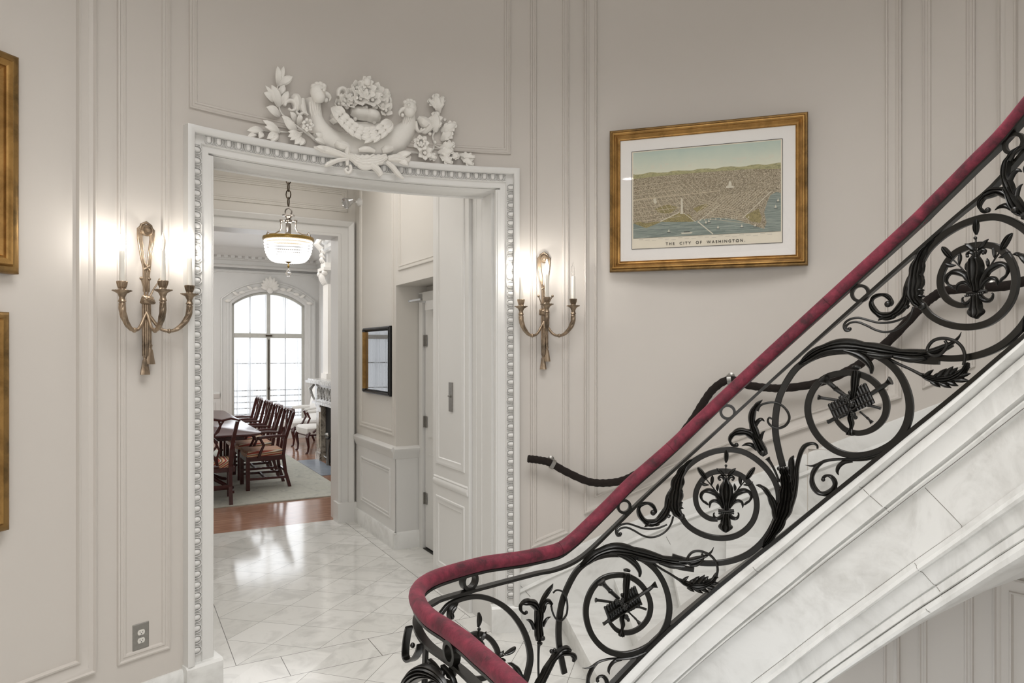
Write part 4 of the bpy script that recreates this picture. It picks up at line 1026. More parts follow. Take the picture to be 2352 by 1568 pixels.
# ================================================================== STAIRCASE
def backI(px, py):
    m_ = (px - CX) / F; A = m_ * m_ + 1; B = -2 * (m_ * IX + IY); C = IX * IX + IY * IY - IR * IR
    t_ = (-B + math.sqrt(max(B * B - 4 * A * C, 1e-6))) / (2 * A)
    a = math.atan2(t_ - IY, m_ * t_ - IX)
    return -a * IR, H - (py - HY) / F * t_, t_
def IM(s, z, h=0):
    a = -s / IR; r = IR - h; return Vector((IX + r * math.cos(a), IY + r * math.sin(a), z))
BARPX = [(1413, 1568), (1526.5, 1454), (1800, 1230), (1896, 1152), (2101, 989), (2300, 828), (2352, 786)]
BZ = [backI(*p)[:2] for p in BARPX]
BZ = [(BZ[0][0] - .5, BZ[0][1] - .5 * .0193 * 57.3 / IR)] + BZ + [(BZ[-1][0] + 2.6, BZ[-1][1] + 2.6 * .0175 * 57.3 / IR)]
def barz(s): return float(np.interp(s, [b[0] for b in BZ], [b[1] for b in BZ]))
S0, S1 = BZ[0][0] + .12, BZ[-1][0]
SS = [S0 + (S1 - S0) * i / 90 for i in range(91)]
st = thing('marble_staircase', 'white marble staircase curving up along the wall to the right', 'staircase', (IX, IY, 0))
ctr = Vector((IX, IY, 0))
STEP = 8.1; RISE = .16; NS = 26
def phi_s(s): return -s / IR
mb = MB()
AN = ([.0, .068, .133, .23, .267, .542, .568, .588, .693, .738, .772], [.0, .047, .095, .185, .232, .474, .504, .539, .617, .665, .734])
def strp_at(s):
    k_ = min(1.3, max(-.3, (s - backI(1720, 1400)[0]) / (backI(2300, 1200)[0] - backI(1720, 1400)[0]))); c, r, g, p, q, o1, o2, d2, b3, e = [a + (b - a) * k_ for a, b in zip(*AN)][1:]
    return [(.0, -.13), (.0, .008), (.1 * c, .026), (.3 * c, .037), (.6 * c, .039), (.85 * c, .03), (c, .014), (c + .002, .004), (c + .006, .004), (c + .008, .018), (r - .01, .021), (r, .026), (r + .008, .020), (g - .012, .014), (g, .016), (g + .004, .000), (g + .010, -.004), (g + .016, .008), (g + .024, .010), (p - .006, .004), (p, -.014), (p + .01, -.014), (q - .003, -.014), (q, .002), (o1 - .006, .004), (o1, .012), ((o1 + o2) / 2, .022), (o2 - .004, .018), (o2, .006), (o2 + .006, .004), (d2 - .02, .004), (d2 - .004, .0), (d2, -.010), (d2 + .006, -.004), (b3 - .006, .002), (b3, -.008), (b3 + .003, -.008), (b3 + .006, .010), ((b3 + e) / 2, .030), (e - .012, .030), (e - .002, .016), (e, -.0), (e, -.13)]
strp_old = [(.0, -.13), (.0, .0), (.004, .022), (.016, .034), (.034, .034), (.046, .022), (.050, .004), (.054, .016), (.115, .018), (.122, .022), (.205, .022), (.212, .014), (.226, .002), (.236, .012), (.246, .0), (.256, -.004), (.264, -.010), (.525, -.010), (.532, .004), (.553, .006), (.562, .018), (.580, .022), (.590, .010), (.665, .010), (.672, -.002), (.684, .002), (.700, .008), (.706, -.006), (.712, .012), (.726, .026), (.744, .03), (.758, .018), (.764, .0), (.764, -.13)]
rows = []
for s in SS:
    zb = barz(s); rows.append([IM(s, zb - d, h) - ctr for d, h in strp_at(s)])
mb.grid(rows, closed_u=True, caps=True); string_o = mb.build('stair_string', 'marble', st)
# joints of the marble string: thin dark grooves
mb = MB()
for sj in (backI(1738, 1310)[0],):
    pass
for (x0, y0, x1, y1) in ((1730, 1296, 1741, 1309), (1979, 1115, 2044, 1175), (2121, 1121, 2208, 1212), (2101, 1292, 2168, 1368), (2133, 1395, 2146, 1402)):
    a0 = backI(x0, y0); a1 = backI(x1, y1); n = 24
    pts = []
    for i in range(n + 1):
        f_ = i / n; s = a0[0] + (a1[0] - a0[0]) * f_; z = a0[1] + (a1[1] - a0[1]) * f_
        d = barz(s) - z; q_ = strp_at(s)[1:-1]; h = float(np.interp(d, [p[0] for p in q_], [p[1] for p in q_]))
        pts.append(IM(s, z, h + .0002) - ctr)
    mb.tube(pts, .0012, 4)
for idx, dd, rr_ in ((7, .0, .0016), (19, -.001, .0016), (22, .0, .0018), (35, .0, .0016)):  # thin dark lines along the moulding edges
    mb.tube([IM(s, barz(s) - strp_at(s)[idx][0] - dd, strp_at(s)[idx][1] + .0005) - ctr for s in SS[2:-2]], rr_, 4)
mb.build('string_joints_and_lines', 'mortar', st)
# soffit
mb = MB(); rows = []
for s in SS:
    p = phi_s(s); z = barz(s) - strp_at(s)[-1][0] + .012; Rw = ray_to_wall(p); rows.append([IP(p, z + .0 * f_, IR + .1 + (Rw - IR - .1) * f_) - ctr for f_ in (0, .05, .25, .5, .75, 1)])
mb.grid(rows); mb.build('soffit', 'trim_paint', st)
# steps
for k_ in range(NS):
    a1 = R(97.0 - STEP * k_); a0 = R(97.0 - STEP * (k_ + 1)) - R(1.0); zt = RISE * (k_ + 1)
    mb = MB(); n = 6
    for (zz0, zz1, ext) in ((zt - .035, zt, .022), (zt - RISE - .005, zt - .035, 0)):
        ins = IR + .02; ph = [a0 + (a1 - a0) * i / n for i in range(n + 1)]
        rows = []
        for i, p in enumerate(ph):
            Rw = ray_to_wall(p) - .004
            def sh(r): return (ext / r if i == n else 0)
            rows.append([IP(p + sh(ins), zz0, ins) - ctr, IP(p + sh(Rw), zz0, Rw) - ctr, IP(p + sh(Rw), zz1, Rw) - ctr, IP(p + sh(ins), zz1, ins) - ctr])
        mb.grid(rows, closed_u=True, caps=True)
    mb.build('step', 'marble', st, smooth=False)
# wall skirting of the stairs
SKP = [(1182, 1322), (1380, 1230), (1562, 1153.7), (1753.7, 1082), (1880, 1029.5), (2105, 945), (2181, 916)]
SK = [backW(x, y, .02)[:2] for x, y in SKP]
SK = SK + [(SK[-1][0] + 2.4, SK[-1][1] + 2.4 * .0225 * 57.3 / WR)]
mb = MB(); rows = []
pth = densify(SK, .06)
prs = [(0, 0), (0, .018), (-.01, .022), (-.10, .022), (-.108, .030), (-.118, .034), (-.126, .030), (-.130, .022), (-.6, .022), (-.6, 0)]
for s, z in pth: rows.append([WM(s, max(z + d, -.0), h) - ctr for d, h in prs])
mb.grid(rows, caps=True); mb.build('wall_skirting', 'marble', st)
mb = MB()
for x0, y0, x1, y1 in ((1196, 1345, 1218, 1370), (1385, 1250, 1405, 1275), (1530, 1232, 1540, 1250), (2121, 962, 2134, 985), (1639, 1128, 1648, 1156)):
    a0 = backW(x0, y0, .022); a1 = backW(x1, y1, .022); mb.tube([WM(a0[0], a0[1], .0225) - ctr, WM(a1[0], a1[1], .0225) - ctr], .0012, 4)
mb.build('skirting_joints', 'mortar', st)

# ------------------------------------------------------------------ rope rail on the wall
ROPE = [(1212, 1053), (1236, 1056), (1262, 1062), (1300, 1083), (1350, 1105), (1390, 1109), (1430, 1103), (1465, 1086), (1500, 1063), (1550, 1015), (1590, 965), (1615, 925), (1640, 892), (1675, 872), (1717, 884), (1760, 890), (1803, 891), (1876, 880), (1940, 855), (1982, 831), (2037, 787), (2111, 710), (2140, 684), (2175, 667), (2260, 660), (2337, 650), (2420, 610), (2520, 500)]
pts = []
for x, y in ROPE[:-2]:
    s, z, _ = backW(x, y, .085); pts.append((s, z))
pts += [(pts[-1][0] + .3, pts[-1][1] + .10), (pts[-1][0] + .6, pts[-1][1] + .35)]
rp = thing('rope_handrail', 'thick dark velvet covered rope swagged along the wall as a handrail', 'rope rail', WM(pts[0][0], pts[0][1], .085))
o0 = rp.location.copy(); sp_ = smooth_path(pts, 9)
mb = MB(); P3 = [WM(s, z, .085) - o0 for s, z in sp_]
rad = [.0235 + .0013 * math.sin(i * 1.9) for i in range(len(P3))]; rad[0] = .021
mb.tube(P3, rad, 12); mb.build('rope', 'velvet_dark', rp)
for bi, (x, y) in enumerate(((1268, 1066), (1677, 872), (2262, 660))):
    s, z, _ = backW(x, y, .085); c_ = WM(s, z, .085) - o0; n_ = (WM(s, z, .1) - WM(s, z, 0)).normalized()
    j = min(range(len(P3)), key=lambda i: (P3[i] - c_).length); tg = (P3[min(j + 1, len(P3) - 1)] - P3[j - 1]).normalized(); c_ = P3[j]
    mb = MB(); mb.lathe([(.027, -.012), (.031, -.012), (.031, .012), (.027, .012), (.027, -.012)], tuple(c_), 18, axis=tg)
    mb.lathe([(0, 0), (.022, 0), (.022, .006), (.010, .012), (.009, .06), (0, .06)], tuple(WM(s, z + .02, .0) - o0), 12, axis=n_)
    mb.build('rope_bracket', 'steel', rp)

# ================================================================== BALUSTRADE
bal = thing('stair_balustrade', 'black wrought iron balustrade with scrolls and a crimson velvet handrail', 'balustrade', (IX, IY, 0))
def lvl(px, py, z=.889):
    D = (H - z) * F / (py - HY); return Vector(((px - CX) / F * D, D, z))
LV = [(1230, 1622), (1166, 1560), (1131, 1528), (1098, 1500), (1065, 1471), (1026, 1443), (988, 1418), (966, 1393), (957, 1368), (966, 1347), (992, 1329), (1037, 1313), (1108, 1294), (1160, 1286), (1202, 1280), (1245, 1271)]
RAILPX = [(1285, 1260), (1318, 1237), (1353, 1204), (1400, 1158), (1452, 1106), (1541, 1028), (1640, 935), (1760, 823), (1930, 668), (2094, 518), (2145, 468), (2235, 378), (2340, 268)]
rail3 = [lvl(*p) for p in LV]
d0 = (rail3[0] - rail3[1]).normalized(); rail3 = [rail3[0] + d0 * .9 + Vector((0, 0, 0)), rail3[0] + d0 * .3] + rail3
last = None
for p in RAILPX:
    s, z, _ = backI(*p); rail3.append(IM(s, z)); last = (s, z)
for ds in (.3, .6, 1.0, 1.5, 2.0, 2.5): rail3.append(IM(last[0] + ds, last[1] + ds * .0178 * 57.3 / IR))
rp3 = [Vector(p) - ctr for p in smooth_path([tuple(p) for p in rail3], 6)]
mb = MB(); mb.tube(rp3, .0285, 16); hr = mb.build('handrail', 'crimson_velvet', bal); hr['label'] = 'crimson velvet covered handrail'
# seams in the velvet
mb = MB()
for px, py in ((1282, 1262), (1905, 690), (1545, 1022)):
    s, z, _ = backI(px, py); c_ = IM(s, z) - ctr; j = min(range(len(rp3)), key=lambda i: (rp3[i] - c_).length); tg = (rp3[j + 1] - rp3[j - 1]).normalized()
    mb.lathe([(.0285, -.0006), (.0291, -.0004), (.0291, .0004), (.0285, .0006)], tuple(rp3[j]), 20, axis=tg)
sm = mb.build('seam', 'velvet_dark', hr)
def flatbar(mb, path, w_, t_, dz=0):
    rows = []; n = len(path)
    for i, p in enumerate(path):
        a = path[max(0, i - 1)]; b = path[min(n - 1, i + 1)]; tg = (b - a).normalized(); sd = tg.cross(Vector((0, 0, 1))).normalized(); up = sd.cross(tg)
        c = p + Vector((0, 0, dz)); rows.append([c + sd * x + up * y for x, y in ((-w_ / 2, -t_ / 2), (w_ / 2, -t_ / 2), (w_ / 2, t_ / 2), (-w_ / 2, t_ / 2))])
    mb.grid(rows, closed_u=True, caps=True)
mb = MB(); flatbar(mb, rp3, .034, .010, -.031); mb.build('rail_core', 'iron', bal, smooth=False)
MIDPX = [(1222, 1319), (1267, 1310), (1310, 1294), (1350, 1267), (1413, 1207), (1500, 1122), (1650, 986), (1800, 849), (1950, 716), (2187, 508), (2305, 406)]
mid = [Vector(p) + Vector((0, 0, -.094)) for p in rail3[:2]] + [lvl(*p) + Vector((0, 0, -.094)) for p in LV[:12]]
for p in MIDPX: s, z, _ = backI(*p); mid.append(IM(s, z)); last2 = (s, z)
for ds in (.3, .6, 1.0, 1.5, 2.0, 2.5): mid.append(IM(last2[0] + ds, last2[1] + ds * .0178 * 57.3 / IR))
mid = [p for i, p in enumerate(mid)]
mid3 = [Vector(p) - ctr for p in smooth_path([tuple(p) for p in mid], 6)]
mb = MB(); flatbar(mb, mid3, .030, .012); mb.build('upper_bar', 'iron', bal, smooth=False)
mb = MB(); low3 = [IM(s, barz(s) + .008) - ctr for s in SS]; flatbar(mb, low3, .04, .016); mb.build('shoe_bar', 'iron', bal, smooth=False)

# ---- traced ironwork on the stair cylinder
SP = {'Z6': (3.563, 1700, 720), 'Z7': (3.564, 1400, 960), 'Z2': (4.7525, 1480, 1000), 'Z1': (4.78, 1160, 1240), 'Z8': (4.26, 920, 1200)}
def tr(space, pts):
    k_, ox, oy = SP[space]; out = []
    for p in pts:
        s, z, t_ = backI(ox + p[0] / k_, oy + p[1] / k_); out.append((s, z, (p[2] if len(p) > 2 else 50) / k_ * t_ / F))
    return out
def fold(fn):   # identity map
    return fn
class Iron:
    """one iron part: a list of ribbons drawn in (s, z) on a surface"""
    def __init__(s_, name): s_.name = name; s_.items = []
    def rib(s_, space, pts, kind='bar', depth=.012, h0=0., fl=3, closed=False, lobes=0, sub=6):
        s_.items.append((kind, tr(space, pts), depth, h0, fl, closed, lobes, sub)); return s_
    def ball(s_, space, x, y, r, h0=.006):
        s_.items.append(('ball', tr(space, [(x, y, r)]), 0, h0, 0, 0, 0, 0)); return s_
    def emit(s_, A=None, M=IM, parent=None, sc=1):
        mb = MB()
        def X(p):
            if A is None: return p
            v_ = A[0] @ np.array(p[:2]) + A[1]; return (v_[0], v_[1], p[2] * sc)
        for kind, pts, depth, h0, fl, closed, lobes, sub in s_.items:
            pts = [X(p) for p in pts]
            if kind == 'ball':
                s, z, r = pts[0]; mb.ball((0, 0, 0), r, 8, M=lambda x, y, zz: M(s + x, z + zz, h0 + y) - ctr); continue
            P_ = smooth_path(pts, sub, closed); n = len(P_); rows = []
            for i, (s, z, w_) in enumerate(P_):
                a = P_[(i - 1) % n] if (closed or i) else P_[i]; b = P_[(i + 1) % n] if (closed or i < n - 1) else P_[i]
                d = np.array((b[0] - a[0], b[1] - a[1])); d = d / (np.linalg.norm(d) + 1e-9); nx, nz = -d[1], d[0]
                w_ = max(w_, .0008)
                if lobes: w_ *= 1 + .28 * (abs(math.sin(i / n * PI * lobes)) - .6)
                if kind == 'bar':
                    sec = [(-.5, 0), (-.5, .85), (-.42, 1), (.42, 1), (.5, .85), (.5, 0)]; dd = depth
                elif kind == 'round':
                    sec = [(.5 * math.cos(q), .5 + .5 * math.sin(q)) for q in [2 * PI * k_ / 8 for k_ in range(8)]]; dd = w_
                else:
                    N_ = fl * 4; dd = min(depth, w_ * .9)
                    sec = []
                    for k_ in range(N_ + 1):
                        q = -1 + 2 * k_ / N_
                        hgt = math.sqrt(max(0, 1 - q * q)) * (.62 + .38 * abs(math.cos(q * PI * fl / 2)))
                        sec.append((q / 2, .15 + .85 * hgt))
                    sec += [(.35, 0), (-.35, 0)]
                rows.append([M(s + nx * w_ * x, z + nz * w_ * x, h0 + dd * y) - ctr for x, y in sec])
            mb.grid(rows, closed_u=True, closed_v=closed, caps=not closed)
        return mb.build(s_.name, 'iron', parent or bal)

# correspondences between the lower and the upper bay of the pattern
EL = [(1431.9, 1391.2), (1435.3, 1309.9), (1432.7, 1457.8), (1506.5, 1333.9), (1383.9, 1433.8), (1331, 1408.5), (1542, 1384.5), (1419.9, 1507), (1336, 1528.5), (1329, 1294), (1647.8, 1339)]
EU = [(1961, 926.3), (1968, 846.3), (1956, 997.9), (2049.4, 873), (1902.6, 968.4), (1847.9, 938.9), (2099.7, 927.7), (1952.6, 1050.6), (1848.7, 1068), (1833.3, 833.7), (2230.5, 857.5)]
FL = [(1668, 1033.5), (1666.6, 1222.3), (1668, 1171.8), (1601.5, 1075), (1748, 1086), (1655.3, 1240), (1666.6, 1026), (1419.6, 1228)]
FU = [(2245.5, 506.9), (2250.9, 734.3), (2250.9, 671), (2157.7, 572), (2341.8, 543.5), (2234.9, 761), (2255, 498), (1947.8, 757)]
def fit(a, b):
    A_ = np.array([backI(*p)[:2] for p in a]); B_ = np.array([backI(*p)[:2] for p in b])
    X_ = np.hstack([A_, np.ones((len(A_), 1))]); S_, *_ = np.linalg.lstsq(X_, B_, rcond=None)
    return S_[:2].T, S_[2]
TE = fit(EU, EL); TF = fit(FL, FU)

# --- trophy bay (drawn on the upper bay)
sc1 = Iron('scroll').rib('Z6', [(352, 1250, 52), (318, 1120, 52), (292, 980, 52), (292, 840, 52), (318, 700, 52), (375, 570, 52), (470, 440, 52), (600, 360, 50), (740, 320, 48), (880, 310, 48), (1000, 318, 50), (1120, 345, 52), (1240, 420, 54), (1330, 530, 56), (1384, 670, 58), (1394, 800, 60), (1360, 930, 60), (1280, 1040, 58), (1170, 1110, 56), (1050, 1150, 54), (920, 1158, 52), (790, 1122, 52), (680, 1045, 52), (600, 940, 52), (558, 810, 52), (570, 690, 52), (632, 580, 52), (730, 510, 50), (860, 484, 48), (980, 495, 50), (1090, 550, 52), (1170, 640, 52), (1204, 740, 52), (1188, 840, 50), (1130, 915, 48), (1050, 962, 46), (960, 976, 44), (870, 950, 40), (805, 890, 34), (780, 850, 20)], 'bar', .014)
sc2 = Iron('scroll').rib('Z6', [(1120, 300, 50), (1250, 335, 50), (1380, 368, 50), (1520, 388, 50), (1640, 394, 48)], 'bar', .014)
ac1 = Iron('acanthus_leaf').rib('Z6', [(485, 415, 30), (560, 365, 70), (660, 305, 95), (800, 268, 110), (950, 270, 120), (1080, 290, 110), (1220, 312, 95), (1360, 330, 90), (1480, 335, 85), (1590, 315, 70), (1680, 285, 50), (1755, 255, 36)], 'leaf', .026, .006, 4, lobes=5).rib('Z6', [(860, 300, 40), (960, 330, 60), (1040, 380, 60), (1085, 440, 45), (1085, 490, 20)], 'leaf', .016, .014, 2).rib('Z6', [(1060, 330, 40), (1180, 345, 50), (1270, 345, 30)], 'leaf', .014, .02, 2).rib('Z6', [(1280, 350, 40), (1420, 372, 60), (1540, 360, 36)], 'leaf', .014, .018, 2).rib('Z6', [(1480, 325, 26), (1600, 305, 48), (1700, 270, 46), (1770, 235, 32), (1815, 195, 20), (1838, 150, 4)], 'leaf', .02, .02, 2)
td1 = Iron('tendril_ring').rib('Z6', [(1868, 420, 26), (1880, 350, 28), (1862, 285, 28), (1815, 235, 28), (1750, 210, 28), (1680, 203, 28), (1615, 222, 28), (1572, 270, 28), (1568, 312, 28), (1605, 342, 28), (1660, 338, 28), (1705, 305, 28), (1728, 255, 28), (1712, 222, 24)], 'round', 0, .024)
ac2 = Iron('acanthus_spray').rib('Z6', [(1190, 350, 18), (1300, 410, 24), (1400, 455, 24), (1500, 505, 30)], 'round', 0, .002).rib('Z6', [(1480, 495, 30), (1560, 528, 56), (1650, 545, 80), (1740, 532, 84), (1820, 490, 70), (1858, 440, 50), (1874, 400, 26)], 'leaf', .022, .002, 4, lobes=4)
for (x0, y0, x1, y1, w_) in ((1530, 505, 1590, 458, 36), (1600, 520, 1640, 480, 36), (1630, 515, 1698, 448, 50), (1690, 510, 1752, 430, 56), (1740, 490, 1790, 440, 44), (1580, 555, 1648, 602, 44), (1650, 565, 1738, 608, 46), (1720, 560, 1795, 592, 44), (1780, 540, 1885, 548, 46), (1820, 505, 1895, 490, 40), (1850, 450, 1892, 440, 26)):
    ac2.rib('Z6', [(x0, y0, w_), ((x0 + x1) / 2, (y0 + y1) / 2, w_ * .9), (x1, y1, 5)], 'leaf', .016, .006, 1, sub=3)
ls1 = Iron('curled_leaf').rib('Z6', [(1225, 1105, 18), (1140, 1150, 40), (1040, 1180, 42), (940, 1190, 34), (860, 1190, 22)], 'leaf', .018, .006, 2).rib('Z6', [(900, 1192, 20), (790, 1192, 22), (700, 1204, 26), (630, 1235, 24), (580, 1246, 14), (532, 1238, 3)], 'leaf', .012, 0, 1).rib('Z6', [(690, 1208, 20), (630, 1250, 34), (592, 1320, 40), (594, 1400, 44), (640, 1462, 44), (705, 1472, 46), (760, 1440, 46), (778, 1385, 44), (752, 1338, 34), (712, 1324, 26), (682, 1342, 24), (684, 1370, 20)], 'leaf', .016, 0, 2, lobes=5).ball('Z6', 682, 1356, 17).rib('Z6', [(920, 1200, 34), (850, 1215, 36), (808, 1250, 34), (795, 1290, 26), (806, 1322, 6)], 'leaf', .014, 0, 1)
# trophy: reed pipes, horns and strap
tp = Iron('trophy_ornament')
def seg(a, b, n=2): return [(a[0] + (b[0] - a[0]) * i / n, a[1] + (b[1] - a[1]) * i / n, a[2] + (b[2] - a[2]) * i / n) for i in range(n + 1)]
for i in range(13):
    if i == 6: continue
    f_ = i / 12; cx_ = 772 + 300 * f_; cy_ = 812 - 148 * f_; L = 92 if i > 6 else 72
    dx, dy = .42 * L, .9 * L
    tp.rib('Z6', seg((cx_ - dx, cy_ - dy, 31), (cx_ + dx * .8, cy_ + dy * .8, 31), 3), 'round', 0, .010, sub=1)
    tp.ball('Z6', cx_ - dx, cy_ - dy, 16, .018)
tp.rib('Z6', seg((790, 812, 110), (1075, 672, 130), 6), 'bar', .008, .004, sub=1)
for off in (-30, 34): tp.rib('Z6', seg((775 + off * .42, 822 + off, 12), (1085 + off * .42, 664 + off, 12), 4), 'bar', .022, .016, sub=1)
tp.rib('Z6', [(722, 885, 34), (790, 850, 30), (1090, 650, 34), (1180, 595, 42), (1205, 578, 36), (1225, 562, 44), (1250, 548, 72), (1254, 546, 72)], 'round', 0, .008, sub=2)
tp.rib('Z6', [(880, 680, 34), (800, 620, 40), (790, 612, 52), (780, 604, 38), (730, 560, 44), (715, 548, 60), (700, 536, 84), (690, 528, 90), (686, 524, 80)], 'round', 0, .006, sub=2)
tp.rib('Z6', [(830, 712, 24), (740, 698, 26), (670, 688, 28), (650, 684, 44), (643, 683, 42)], 'round', 0, .006, sub=2)
tp.rib('Z6', [(985, 800, 16), (1040, 845, 18), (1050, 853, 24), (1065, 868, 18), (1090, 892, 40)], 'round', 0, .006, sub=2)
tp.rib('Z6', [(1060, 745, 40), (1090, 755, 24), (1160, 774, 26)], 'round', 0, .006, sub=2)
for x, y, r in ((930, 735, 30), (850, 690, 26), (895, 700, 22), (905, 675, 18), (945, 820, 22), (965, 845, 16)):
    tp.ball('Z6', x, y, r, .03)
    for k_ in range(7): tp.ball('Z6', x + r * .75 * math.cos(k_ * .9), y + r * .75 * math.sin(k_ * .9), r * .38, .036)
strap = Iron('strap').rib('Z6', [(958, 462, 60), (956, 500, 72), (950, 560, 70), (945, 630, 56), (935, 690, 50)], 'leaf', .024, .014, 3).rib('Z6', [(925, 440, 24), (955, 436, 34), (990, 446, 24)], 'round', 0, .006).rib('Z6', [(925, 800, 36), (912, 850, 50), (922, 895, 46), (918, 930, 30), (914, 945, 36), (910, 975, 66), (908, 990, 62)], 'leaf', .026, .012, 3)
trophy_group = [sc1, sc2, ac1, td1, ac2, ls1, tp, strap]
# --- lily bay (drawn on the lower bay)
fs1 = Iron('scroll').rib('Z2', [(370, 500, 56), (450, 360, 58), (560, 262, 60), (690, 195, 60), (820, 160, 60), (960, 152, 60), (1090, 180, 60), (1220, 255, 60), (1340, 365, 60), (1428, 500, 60), (1468, 640, 62), (1462, 800, 64), (1418, 950, 64), (1340, 1090, 64), (1240, 1205, 64), (1110, 1300, 64), (960, 1358, 62), (800, 1385, 60), (620, 1385, 58), (440, 1352, 56), (300, 1310, 54)], 'bar', .014)
fs2 = Iron('scroll').rib('Z2', [(398, 880, 64), (470, 975, 60), (580, 1050, 60), (710, 1098, 60), (850, 1115, 60), (990, 1092, 60), (1110, 1020, 60), (1195, 910, 60), (1228, 770, 60), (1210, 640, 60), (1150, 520, 60), (1050, 430, 58), (920, 388, 56), (800, 388, 56), (690, 425, 56), (610, 510, 56), (562, 620, 56), (566, 740, 56), (620, 840, 54), (710, 900, 52), (800, 912, 48)], 'bar', .014).ball('Z2', 392, 872, 40, .008)
fa = Iron('acanthus_leaf').rib('Z7', [(690, 330, 14), (630, 375, 36), (585, 440, 66), (555, 520, 96), (540, 610, 118), (530, 690, 120), (540, 750, 90), (575, 795, 50)], 'leaf', .028, .006, 4, lobes=6).rib('Z7', [(520, 560, 40), (495, 650, 70), (470, 740, 70), (430, 805, 66), (370, 850, 62), (310, 852, 54), (262, 815, 44), (236, 760, 36), (248, 715, 30), (290, 695, 28), (330, 700, 30), (362, 728, 34), (370, 760, 36), (345, 778, 26)], 'leaf', .022, .002, 3, lobes=7).ball('Z7', 352, 768, 24, .012).rib('Z7', [(600, 480, 14), (600, 520, 26), (596, 548, 14)], 'leaf', .02, .012, 1).ball('Z7', 590, 800, 26, .012)
for x0, y0, x1, y1 in ((560, 560, 600, 600), (560, 620, 602, 640), (550, 680, 600, 690), (545, 720, 605, 735), (330, 850, 282, 885), (400, 850, 372, 880), (470, 800, 500, 790)):
    fa.rib('Z7', [(x0, y0, 30), ((x0 + x1) / 2, (y0 + y1) / 2, 30), (x1, y1, 6)], 'leaf', .02, .010, 1, sub=3)
ft = Iron('tendril').rib('Z7', [(520, 800, 17), (502, 860, 17), (462, 918, 17), (400, 958, 17), (330, 972, 17), (265, 955, 17), (200, 918, 17), (140, 892, 17), (90, 898, 17), (62, 925, 18), (66, 952, 20)], 'round', 0, .003).rib('Z7', [(470, 868, 14), (400, 895, 17), (330, 904, 17), (270, 898, 17), (200, 875, 17), (150, 860, 17), (100, 866, 18), (60, 892, 18), (48, 925, 20), (62, 955, 23), (90, 955, 17)], 'round', 0, .003).ball('Z7', 86, 944, 15, .006)
lily = Iron('lily_ornament')
lily.rib('Z2', [(890, 450, 30), (892, 490, 70), (893, 530, 120), (893, 580, 150), (893, 640, 140), (893, 700, 100), (893, 760, 70), (893, 800, 62)], 'leaf', .035, .012, 3)
lily.rib('Z2', [(805, 812, 34), (850, 816, 42), (893, 818, 44), (936, 816, 42), (980, 812, 34)], 'round', 0, .008)
for k_ in range(9): lily.ball('Z2', 815 + 19.5 * k_, 834, 11, .03)
lily.rib('Z2', [(893, 835, 90), (890, 880, 80), (888, 930, 110), (886, 970, 150), (886, 1010, 120), (888, 1050, 24)], 'leaf', .03, .01, 3, lobes=2)
for sg in (-1, 1):
    m_ = lambda pts, sg=sg: [(893 + sg * (893 - x), y, w_) for x, y, w_ in pts] if sg == 1 else pts
    lily.rib('Z2', m_([(870, 850, 50), (835, 885, 50), (795, 900, 40), (765, 885, 30), (756, 850, 18), (768, 836, 14)]), 'leaf', .022, .008, 2)
    lily.rib('Z2', m_([(860, 790, 40), (842, 720, 56), (800, 650, 66), (740, 608, 60), (680, 596, 50), (635, 616, 40), (616, 660, 32), (636, 705, 28), (672, 730, 26), (694, 752, 20)]), 'leaf', .022, .008, 2, lobes=4)
    lily.rib('Z2', m_([(860, 780, 34), (815, 725, 40), (765, 705, 38), (725, 718, 32), (712, 750, 28), (712, 785, 6)]), 'leaf', .02, .010, 2)
    lily.rib('Z2', m_([(880, 500, 24), (862, 455, 34), (832, 440, 32), (810, 456, 26), (818, 482, 20)]), 'leaf', .02, .012, 1).ball('Z2', *( (822, 474) if sg == -1 else (964, 474)), 14, .02)
    lily.rib('Z2', m_([(886, 440, 10), (850, 410, 40), (815, 375, 36), (786, 352, 6)]), 'leaf', .012, .010, 1, sub=4)
    lily.rib('Z2', m_([(868, 720, 14), (800, 630, 15), (735, 545, 15), (672, 470, 14)]), 'round', 0, .008)
    lily.rib('Z2', m_([(676, 474, 26), (650, 440, 54), (618, 395, 56), (596, 365, 44), (578, 345, 14)]), 'leaf', .022, .006, 3)
    lily.rib('Z2', m_([(735, 540, 8), (738, 495, 38), (742, 455, 34), (744, 430, 5)]), 'leaf', .010, .008, 1, sub=4)
    lily.rib('Z2', m_([(705, 535, 8), (655, 530, 38), (622, 512, 32), (598, 500, 5)]), 'leaf', .010, .008, 1, sub=4)
    lily.rib('Z2', m_([(800, 608, 6), (796, 575, 32), (800, 545, 30), (806, 518, 4)]), 'leaf', .010, .008, 1, sub=4)
    lily.rib('Z2', m_([(770, 612, 6), (735, 608, 30), (705, 600, 26), (680, 590, 4)]), 'leaf', .010, .008, 1, sub=4)
lily.rib('Z2', [(892, 460, 13), (890, 400, 13), (890, 330, 13)], 'round', 0, .010).ball('Z2', 890, 322, 15, .016)
lily.rib('Z2', [(890, 292, 18), (893, 260, 44), (895, 220, 54), (895, 180, 44), (893, 150, 22)], 'leaf', .026, .008, 3)
lily_group = [fs1, fs2, fa, ft, lily]
